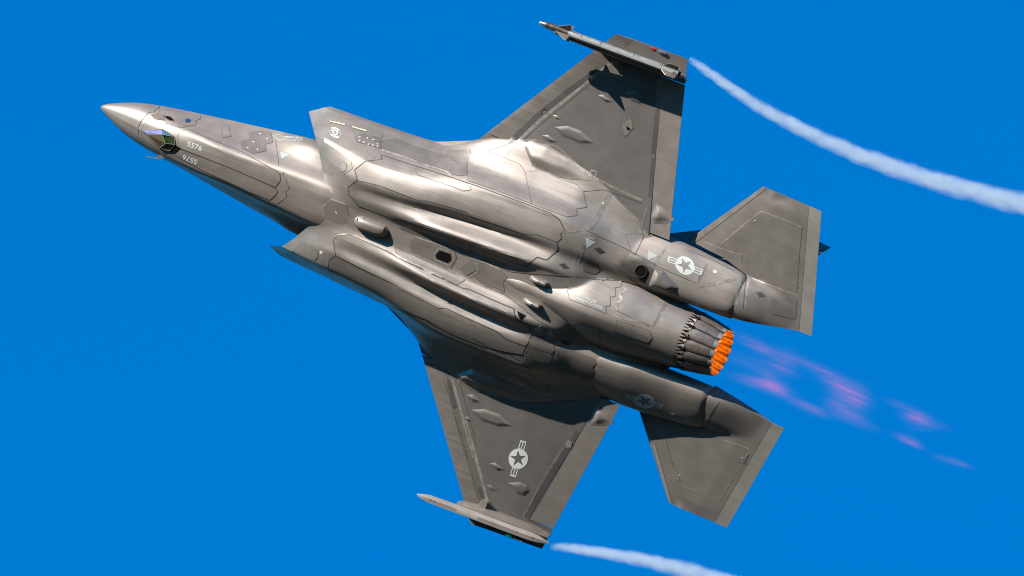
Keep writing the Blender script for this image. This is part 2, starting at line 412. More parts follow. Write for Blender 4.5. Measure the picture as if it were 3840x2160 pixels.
def le_hinge(y): return xle(y) + .54 - .05 * (y - 2.0)
def te_hinge(y): return 11.84 - (y - 1.784) * (11.84 - 11.045) / (4.817 - 1.784)
WB = 1.30
for s_ in (1, -1):
    sg = lambda P: [(p[0], s_ * p[1]) for p in P]
    LEI, TEI = 2.42, 1.80      # inner ends of the moving edges
    main = [(le_hinge(LEI) - .75, WB), (xle(2.0), 2.0), (xle(LEI - .02), LEI - .02), (le_hinge(LEI - .02), LEI - .02), (le_hinge(5.33), 5.33), (xte(5.33), 5.33), (xte(4.84), 4.84), (te_hinge(4.84), 4.84),
            (te_hinge(TEI), TEI), (te_hinge(TEI) + .02, WB)]
    w_ = plate('wing', sg(main), wing_mid, wing_h, wing_h, M['wing'], JET, .14)
    HULL.append(w_)
    lef = [(xle(LEI), LEI), (xle(5.33), 5.33), (le_hinge(5.33) - .005, 5.33), (le_hinge(LEI) - .005, LEI)]
    f_ = plate('leading_edge_flap', sg(lef), wing_mid, wing_h, wing_h, M['edge'], JET, .10)
    HULL.append(f_)
    fl = [(te_hinge(TEI) + .012, TEI), (te_hinge(4.82) + .012, 4.82), (xte(4.82) , 4.82), (xte(TEI), TEI)]
    HULL.append(plate('flaperon', sg(fl), wing_mid, wing_h, wing_h, M['flap'], JET, .12))

# strakes that carry the leading edge forward to the intake shoulder
for s_ in (1, -1):
    sk = [(6.75, 1.74), (7.74, 2.17), (7.90, 2.40), (8.35, 2.35), (8.35, 1.70), (6.95, 1.62)]
    zs = lambda V: .355 - .115 * (V[:, 0] - 6.75) / 1.15 * np.minimum(1, 1.15 / np.maximum(V[:, 0] - 6.75, .01))
    hk_ = lambda V: np.minimum(.075, .006 + .30 * np.minimum(seg_dist(np.column_stack([V[:, 0], np.abs(V[:, 1])]), sk[0], sk[1]), seg_dist(np.column_stack([V[:, 0], np.abs(V[:, 1])]), sk[1], sk[2])))
    HULL.append(plate('wing_strake', [(p[0], s_ * p[1]) for p in sk], zs, hk_, hk_, M['skin'], JET, .06))

# horizontal tails, hinged behind the wing, thick where they meet the boom
ST = [(12.53, 1.83), (13.71, 3.44), (15.06, 3.44), (15.67, 1.0), (13.99, .76), (13.99, 1.64), (13.4, 1.79)]
A_ = np.array([(12.53, 1.83, 1), (13.71, 3.44, 1), (15.06, 3.44, 1), (15.67, 1.0, 1)]); st_c = np.linalg.lstsq(A_, np.array([.36, .33, .24, .03]), rcond=None)[0]
def st_mid(V): return np.column_stack([V[:, 0], np.abs(V[:, 1]), np.ones(len(V))]) @ st_c
def st_h(V, k=1.0):
    if k == 1.0:        # underside: carries on from the boom's rounded end and fades out towards the trailing edge
        y = np.abs(V[:, 1]); zb = pchip([.5, .74, .80, 1.0, 1.36, 1.56, 1.66, 1.75, 4], np.array([[.2], [.02], [-.11], [-.195], [-.10], [.03], [.14], [.25], [.25]]), y)[:, 0]
        drop_ = np.maximum(0, st_mid(V) - zb - .02) * sstep(15.55, 14.0, V[:, 0]) ** .9 * sstep(13.9, 13.99, V[:, 0])
        return np.maximum(st_h(V, 0.0), drop_)
    P = np.column_stack([V[:, 0], np.abs(V[:, 1])])
    dle = seg_dist(P, ST[0], ST[1]); dte = seg_dist(P, ST[2], ST[3]); dtip = seg_dist(P, ST[1], ST[2])
    h = .055 * np.minimum(1, (dle / .45) ** .8) * np.minimum(1, dte / .7) * np.minimum(1, .25 + dtip / .3) + .004
    root = .20 * np.exp(-((P[:, 1] - 1.18) / .33) ** 4) * sstep(15.75, 14.0, P[:, 0]) ** 1.3 * np.minimum(1, dte / .5)
    return h + k * root * sstep(13.6, 14.0, P[:, 0])
BW = .285          # width of the pale strip along the trailing edge
te_d = np.array([15.67 - 15.06, 1.0 - 3.44]); te_n = np.array([te_d[1], -te_d[0]]) / np.linalg.norm(te_d)
def back(p, k): return (p[0] + te_n[0] * k / abs(te_n[0]), p[1])
ST_M = ST[:2] + [back(ST[2], BW), back(ST[3], BW)] + ST[4:]
ST_S = [back(ST[2], BW - .006), ST[2], ST[3], back(ST[3], BW - .006)]
for s_ in (1, -1):
    o_ = plate('horizontal_stabilizer', [(p[0], s_ * p[1]) for p in ST_M], st_mid, st_h, lambda V: st_h(V, .8), M['stab'], JET, .06)
    HULL.append(o_)
    HULL.append(plate('trailing_edge_strip', [(p[0], s_ * p[1]) for p in ST_S], st_mid, st_h, lambda V: st_h(V, .8), M['te'], JET, .06))

# twin fins, canted outwards
FI = [(11.35, .30), (13.45, 2.2), (14.86, 2.2), (14.35, .25)]
for s_ in (1, -1):
    cant = lambda V: s_ * (1.42 + (V[:, 1] - .3) * .41)
    def fh(V):
        P = V; return .05 * np.minimum(1, (seg_dist(P, FI[0], FI[1]) / .5)) * np.minimum(1, seg_dist(P, FI[2], FI[3]) / .6) + .004
    hx = lambda z: 13.62 + (z - .3) * (14.38 - 13.62) / 1.9
    plate('vertical_fin', [FI[0], FI[1], (hx(2.2) - .01, 2.2), (hx(.3) - .01, .3)], cant, fh, fh, M['wing'], JET, .15, axes=(0, 2, 1))
    plate('rudder', [(hx(.35) + .01, .35), (hx(2.2) + .01, 2.2), FI[2], FI[3]], cant, fh, fh, M['edge'], JET, .15, axes=(0, 2, 1))

# canopy on the far side
cv = []
for i in range(25):
    t = i / 24; x = 2.15 + 3.0 * t
    w = .42 * math.sin(math.pi * min(1, t * 1.15 + .02) ** .8) ** .7 if t * 1.15 + .02 < 1 else 0.02
    zb = pchip([2.15, 3.0, 4.0, 5.15], [[.52], [.62], [.70], [.80]], [x])[0, 0]; ht = .42 * math.sin(math.pi * t ** .75)
    for j in range(15):
        a = math.pi * j / 14; cv.append((x, w * math.cos(a) * 1.05, zb + max(.02, ht) * math.sin(a) ** .8))
mesh_obj('canopy', cv, grid_faces(25, 15), M['canopy'], JET, 60)

# ---------------------------------------------------------------- surveyed points on the skin (aircraft axes, metres)
PANELS = [
    ["nose_gear_door","panel",0.012,[[1.936,-0.206,-0.574],[1.941,-0.308,-0.527],[2.124,-0.379,-0.479],[2.476,-0.373,-0.537],[3.274,-0.383,-0.576],[4.243,-0.298,-0.689],[4.311,-0.177,-0.709],[4.252,-0.008,-0.713],[3.204,-0.025,-0.685],[2.076,-0.004,-0.628],[1.995,-0.094,-0.607]]],
    ["nose_gear_door","panel",0.012,[[2.071,0.021,-0.625],[3.21,-0.006,-0.686],[4.242,0.018,-0.712],[4.317,0.058,-0.713],[4.314,0.124,-0.712],[4.21,0.294,-0.688],[3.747,0.306,-0.67],[3.288,0.277,-0.666],[2.593,0.245,-0.637],[1.982,0.185,-0.588],[1.98,0.107,-0.604]]],
    ["sensor_bay_panel","panel",0.007,[[1.389,-0.48,-0.086],[2.09,-0.594,-0.019],[2.127,-0.56,-0.11],[2.079,-0.523,-0.182],[2.135,-0.469,-0.302],[1.908,-0.351,-0.479],[1.569,-0.321,-0.435],[1.441,-0.422,-0.249]]],
    ["access_panel","panel2",0.01,[[3.204,-0.668,-0.107],[3.406,-0.767,0.008],[3.597,-0.796,0.013],[3.755,-0.686,-0.178],[3.632,-0.611,-0.258],[3.741,-0.536,-0.383],[3.553,-0.432,-0.527],[3.28,-0.434,-0.492],[3.168,-0.514,-0.338],[3.305,-0.59,-0.238]]],
    ["access_panel","skin",0.006,[[2.623,-0.593,-0.139],[2.717,-0.638,-0.073],[2.917,-0.52,-0.305],[2.79,-0.466,-0.391]]],
    ["formation_light","glow",0.004,[[4.712,-1.484,0.04],[5.044,-1.534,0.045],[5.053,-1.518,0.009],[4.729,-1.47,0.01]]],
    ["formation_light","glow",0.004,[[5.201,-1.548,0.034],[5.527,-1.582,0.033],[5.532,-1.567,-0.003],[5.212,-1.534,0.002]]],
    ["access_panel","panel2",0.008,[[5.407,-1.456,-0.206],[5.53,-1.521,-0.108],[5.893,-1.548,-0.113],[6.021,-1.443,-0.329],[5.494,-1.394,-0.333]]],
    ["access_panel","panel",0.006,[[5.65,-1.576,-0.006],[5.713,-1.609,0.061],[5.835,-1.621,0.07],[5.883,-1.59,-0.012],[5.862,-1.562,-0.076],[5.705,-1.554,-0.068]]],
    ["side_panel","panel2",0.008,[[5.927,-1.54,-0.136],[6.146,-1.631,0.051],[7.337,-1.756,-0.085],[7.832,-1.782,-0.288],[7.977,-1.661,-0.529],[7.836,-1.596,-0.582],[7.632,-1.565,-0.55],[7.507,-1.579,-0.476],[6.698,-1.493,-0.344],[6.521,-1.478,-0.336],[6.047,-1.438,-0.341]]],
    ["access_panel","panel",0.008,[[5.392,-0.924,-0.684],[5.445,-1.005,-0.685],[5.555,-0.994,-0.724],[5.589,-0.895,-0.763],[5.521,-0.814,-0.755],[5.443,-0.842,-0.722]]],
    ["weapon_bay_door","panel",0.018,[[6.134,-1.363,-0.479],[6.21,-1.313,-0.571],[5.931,-1.198,-0.703],[5.79,-0.971,-0.79],[5.926,-0.819,-0.856],[6.386,-0.891,-0.877],[7.285,-0.908,-0.902],[7.464,-0.975,-0.899],[8.284,-1.05,-0.888],[8.45,-0.999,-0.874],[9.547,-1.045,-0.836],[9.672,-1.071,-0.832],[9.827,-1.128,-0.82],[10.261,-1.126,-0.775],[10.317,-1.22,-0.746],[10.238,-1.327,-0.732],[10.316,-1.377,-0.704],[10.128,-1.542,-0.667],[9.901,-1.59,-0.664],[9.762,-1.587,-0.675],[8.155,-1.554,-0.7],[7.049,-1.438,-0.533]]],
    ["weapon_bay_door","panel",0.018,[[5.926,-0.806,-0.857],[5.766,-0.584,-0.816],[5.824,-0.465,-0.814],[6.077,-0.313,-0.81],[6.875,-0.344,-0.846],[7.077,-0.397,-0.885],[7.202,-0.391,-0.887],[8.567,-0.462,-0.947],[8.808,-0.43,-0.911],[9.817,-0.456,-0.893],[9.985,-0.717,-0.871],[10.179,-0.726,-0.847],[10.319,-0.986,-0.763],[10.256,-1.112,-0.778],[9.832,-1.115,-0.821],[9.675,-1.057,-0.831],[9.549,-1.029,-0.829],[8.442,-0.978,-0.862],[8.288,-1.036,-0.887],[7.469,-0.963,-0.901],[7.289,-0.894,-0.901],[6.392,-0.879,-0.881]]],
    ["inspection_panel","panel",0.008,[[6.932,-1.387,-0.589],[7.043,-1.433,-0.54],[8.138,-1.543,-0.707],[8.226,-1.472,-0.761],[8.092,-1.405,-0.792],[7.047,-1.331,-0.692]]],
    ["access_panel","panel2",0.01,[[5.374,-0.024,-0.764],[5.488,-0.197,-0.761],[5.805,-0.214,-0.784],[5.94,-0.028,-0.785],[5.817,0.192,-0.784],[5.505,0.186,-0.763]]],
    ["main_gear_door","panel",0.01,[[7.831,-1.83,-0.224],[7.808,-1.962,-0.077],[8.097,-2.13,-0.035],[8.841,-2.143,-0.12],[9.024,-2.055,-0.2],[9.485,-1.637,-0.646],[8.081,-1.59,-0.654]]],
    ["main_gear_door","panel",0.01,[[9.037,-2.056,-0.2],[9.254,-2.154,-0.129],[10.145,-2.181,-0.122],[10.292,-2.112,-0.159],[10.485,-1.873,-0.272],[10.326,-1.795,-0.387],[10.408,-1.701,-0.486],[10.259,-1.637,-0.595],[9.499,-1.636,-0.646]]],
    ["access_panel","edge",0.006,[[7.254,-1.798,0.06],[7.729,-2.001,0.003],[7.862,-1.89,-0.168],[7.836,-1.784,-0.287],[7.728,-1.737,-0.315],[7.386,-1.72,-0.176]]],
    ["access_panel","panel",0.006,[[5.329,1.037,-0.635],[5.408,0.927,-0.69],[5.502,0.932,-0.724],[5.518,1.039,-0.699],[5.456,1.149,-0.642],[5.354,1.128,-0.618]]],
    ["weapon_bay_door","panel",0.018,[[5.932,0.815,-0.857],[5.77,0.542,-0.812],[5.835,0.434,-0.812],[6.068,0.319,-0.812],[6.933,0.352,-0.852],[7.192,0.387,-0.884],[8.703,0.465,-0.945],[8.822,0.445,-0.924],[9.643,0.476,-0.919],[9.824,0.477,-0.902],[9.996,0.702,-0.882],[10.214,0.685,-0.868],[10.282,0.863,-0.766],[10.274,1.142,-0.77],[9.835,1.14,-0.817],[9.652,1.066,-0.833],[9.618,1.053,-0.834],[8.45,0.986,-0.866],[8.309,1.043,-0.887],[7.44,0.957,-0.901],[7.302,0.908,-0.902]]],
    ["weapon_bay_door","panel",0.018,[[5.924,0.836,-0.851],[5.805,0.999,-0.783],[5.841,1.411,-0.37],[5.989,1.715,0.273],[6.892,1.507,-0.362],[7.609,1.383,-0.754],[8.076,1.383,-0.802],[8.645,1.48,-0.763],[9.46,1.486,-0.731],[10.219,1.345,-0.729],[10.251,1.163,-0.769],[9.817,1.155,-0.816],[9.636,1.084,-0.835],[9.268,1.06,-0.853],[8.752,1.028,-0.87],[8.457,0.999,-0.874],[8.313,1.058,-0.887],[7.444,0.973,-0.899],[7.307,0.923,-0.902]]],
    ["keel_panel","panel2",0.008,[[7.029,-0.183,-0.775],[7.18,-0.374,-0.875],[8.565,-0.454,-0.939],[8.628,-0.236,-0.783]]],
    ["keel_panel","panel2",0.008,[[7.035,0.218,-0.779],[8.65,0.304,-0.799],[8.559,0.43,-0.918],[7.187,0.379,-0.878]]],
    ["keel_panel","edge",0.008,[[7.332,0.004,-0.775],[7.419,-0.148,-0.773],[8.235,-0.181,-0.776],[8.34,-0.059,-0.777],[8.291,0.218,-0.778],[7.378,0.159,-0.773]]],
    ["keel_panel","edge",0.008,[[8.491,0.142,-0.777],[8.695,-0.142,-0.779],[8.842,0.006,-0.782],[8.65,0.22,-0.781]]],
    ["keel_panel","edge",0.008,[[8.836,-0.121,-0.782],[9.299,-0.15,-0.791],[9.484,-0.072,-0.803],[9.423,0.061,-0.799],[9.513,0.241,-0.804],[8.94,0.217,-0.784],[8.819,0.188,-0.781]]],
    ["hook_bay_panel","panel",0.01,[[10.726,-0.544,-0.767],[11.652,-0.744,-0.376],[11.708,-0.648,-0.469],[11.615,-0.607,-0.522],[11.707,-0.48,-0.631],[11.616,-0.429,-0.681],[11.703,-0.298,-0.759],[11.621,-0.252,-0.795],[11.692,-0.137,-0.839],[10.896,-0.142,-0.884],[10.719,-0.345,-0.78],[10.781,-0.409,-0.763]]],
    ["nacelle_panel","panel",0.008,[[11.94,-0.072,-0.827],[12.627,-0.09,-0.709],[12.72,0.04,-0.703],[12.646,0.167,-0.686],[11.902,0.168,-0.799],[11.989,0.054,-0.823]]],
    ["nacelle_panel","panel",0.007,[[11.824,-0.705,-0.388],[12.643,-0.668,-0.24],[12.648,-0.207,-0.672],[12.325,-0.2,-0.722],[11.869,-0.255,-0.763],[11.817,-0.57,-0.541]]],
    ["access_panel","panel2",0.008,[[10.85,-0.869,-0.605],[10.931,-0.957,-0.596],[11.122,-0.938,-0.531],[11.191,-0.781,-0.474],[11.136,-0.712,-0.507],[10.931,-0.718,-0.609]]],
    ["drain_panel","olive",0.006,[[10.442,-0.718,-0.801],[10.533,-0.754,-0.753],[10.647,-0.699,-0.744],[10.554,-0.667,-0.793]]],
    ["drain_panel","olive",0.006,[[10.985,-1.216,-0.567],[11.074,-1.263,-0.521],[11.2,-1.206,-0.5],[11.101,-1.162,-0.538]]],
    ["tail_panel","panel",0.007,[[11.422,-1.628,-0.23],[11.728,-1.731,-0.1],[11.759,-1.666,-0.129],[11.764,-1.354,-0.345],[11.7,-1.351,-0.35]]],
    ["access_panel","panel2",0.01,[[10.277,0.993,-0.77],[10.381,0.865,-0.748],[10.712,0.876,-0.65],[10.825,1.049,-0.645],[10.769,1.129,-0.655],[10.319,1.112,-0.768]]],
    ["access_panel","panel2",0.01,[[10.333,1.125,-0.763],[10.769,1.145,-0.653],[10.834,1.219,-0.621],[10.72,1.401,-0.604],[10.381,1.375,-0.693],[10.326,1.274,-0.732]]],
    ["main_gear_door","panel2",0.01,[[10.854,1.001,-0.631],[10.958,0.963,-0.589],[11.605,0.962,-0.455],[11.674,1.045,-0.452],[11.611,1.147,-0.44],[11.663,1.208,-0.413],[11.595,1.316,-0.381],[11.651,1.354,-0.354],[11.595,1.443,-0.315],[10.954,1.406,-0.518],[10.876,1.27,-0.595],[10.922,1.109,-0.609]]],
    ["main_gear_door","panel2",0.009,[[9.104,1.975,-0.261],[9.485,1.511,-0.72],[10.268,1.536,-0.653],[10.435,1.632,-0.553],[10.36,1.734,-0.458],[10.483,1.887,-0.261],[10.249,2.19,-0.116],[9.71,2.181,-0.117]]],
    ["drain_panel","olive",0.006,[[10.876,0.826,-0.598],[10.982,0.793,-0.556],[11.062,0.845,-0.521],[10.977,0.881,-0.559]]],
    ["tail_panel","dark2",0.006,[[14.628,-1.506,0.055],[15.144,-1.576,0.08],[15.235,-1.196,0.05],[14.769,-1.155,-0.027]]],
    ["drain_panel","olive",0.006,[[14.311,-1.436,-0.02],[14.41,-1.479,0.016],[14.512,-1.434,0.005],[14.408,-1.384,-0.032]]],
    ["leading_edge_strip","edge",0.005,[[13.693,-3.409,0.34],[13.788,-3.414,0.327],[12.686,-1.828,0.316],[12.637,-1.848,0.328]]],
    ["leading_edge_strip","te",0.005,[[13.028,2.422,0.331],[13.1,2.402,0.314],[13.788,3.432,0.329],[13.724,3.437,0.338]]],
    ["tail_panel","panel2",0.006,[[14.969,1.842,0.102],[15.093,1.817,0.099],[15.054,2.021,0.115],[14.948,2.028,0.117]]],
    ["tail_panel","panel2",0.006,[[13.65,2.732,0.258],[13.696,2.713,0.248],[13.838,2.902,0.246],[13.775,2.905,0.257]]],
    ["wing_panel","edge",0.006,[[10.006,-4.745,0.171],[10.239,-4.767,0.181],[10.336,-4.484,0.168],[9.842,-4.426,0.157]]],
    ["wing_panel","edge2",0.005,[[11.4,2.895,0.053],[11.537,2.938,0.103],[11.496,3.095,0.102],[11.363,3.053,0.069]]],
    ["wing_panel","dark",0.005,[[8.588,2.706,0.132],[8.644,2.672,0.123],[8.941,3.156,0.13],[8.877,3.199,0.138]]],
    ["wing_panel","dark",0.005,[[9.829,4.555,0.162],[9.89,4.536,0.161],[10.107,4.89,0.179],[10.053,4.906,0.177]]],
    ["access_panel","panel",0.006,[[10.589,-3.624,0.099],[10.73,-3.824,0.122],[10.832,-3.65,0.111],[10.74,-3.436,0.087]]],
]
BLISTERS = [
    ["actuator_fairing","wing",0.026,0.0,[[9.923,-4.009,0.135],[10.027,-4.063,0.138],[10.259,-4.004,0.133],[10.124,-3.94,0.129]]],
    ["actuator_fairing","wing",0.015,0.0,[[9.139,-3.281,0.12],[9.22,-3.314,0.113],[9.324,-3.269,0.101],[9.237,-3.236,0.103]]],
    ["actuator_fairing","wing",0.022,0.07,[[9.258,-3.074,0.091],[9.522,-3.196,0.09],[9.824,-3.205,0.08],[10.137,-3.081,0.059],[9.884,-2.963,0.058],[9.453,-2.967,0.076]]],
    ["actuator_fairing","wing",0.027,0.0,[[9.061,-2.816,0.084],[9.188,-2.88,0.081],[9.403,-2.814,0.067],[9.267,-2.747,0.068]]],
    ["actuator_fairing","wing",0.022,0.07,[[10.408,-4.255,0.152],[10.67,-4.396,0.168],[10.865,-4.297,0.172],[10.812,-4.161,0.157],[10.619,-4.155,0.145]]],
    ["actuator_fairing","wing",0.027,0.0,[[9.069,2.826,0.084],[9.227,2.751,0.07],[9.413,2.831,0.068],[9.259,2.908,0.08]]],
    ["actuator_fairing","wing",0.022,0.07,[[9.273,3.078,0.091],[9.534,2.954,0.072],[9.893,2.936,0.056],[10.174,3.066,0.056],[9.894,3.189,0.077],[9.535,3.2,0.09]]],
    ["actuator_fairing","wing",0.015,0.0,[[9.157,3.282,0.118],[9.25,3.237,0.102],[9.334,3.291,0.102],[9.251,3.325,0.11]]],
    ["actuator_fairing","wing",0.026,0.0,[[9.938,3.997,0.134],[10.066,3.931,0.129],[10.281,4.005,0.132],[10.128,4.076,0.139]]],
    ["actuator_fairing","wing",0.015,0.0,[[9.981,4.463,0.159],[10.1,4.413,0.159],[10.245,4.471,0.165],[10.114,4.526,0.165]]],
    ["actuator_fairing","wing",0.02,0.07,[[10.416,4.243,0.151],[10.676,4.122,0.145],[10.835,4.143,0.156],[10.893,4.242,0.169],[10.813,4.368,0.175],[10.666,4.373,0.166]]],
]
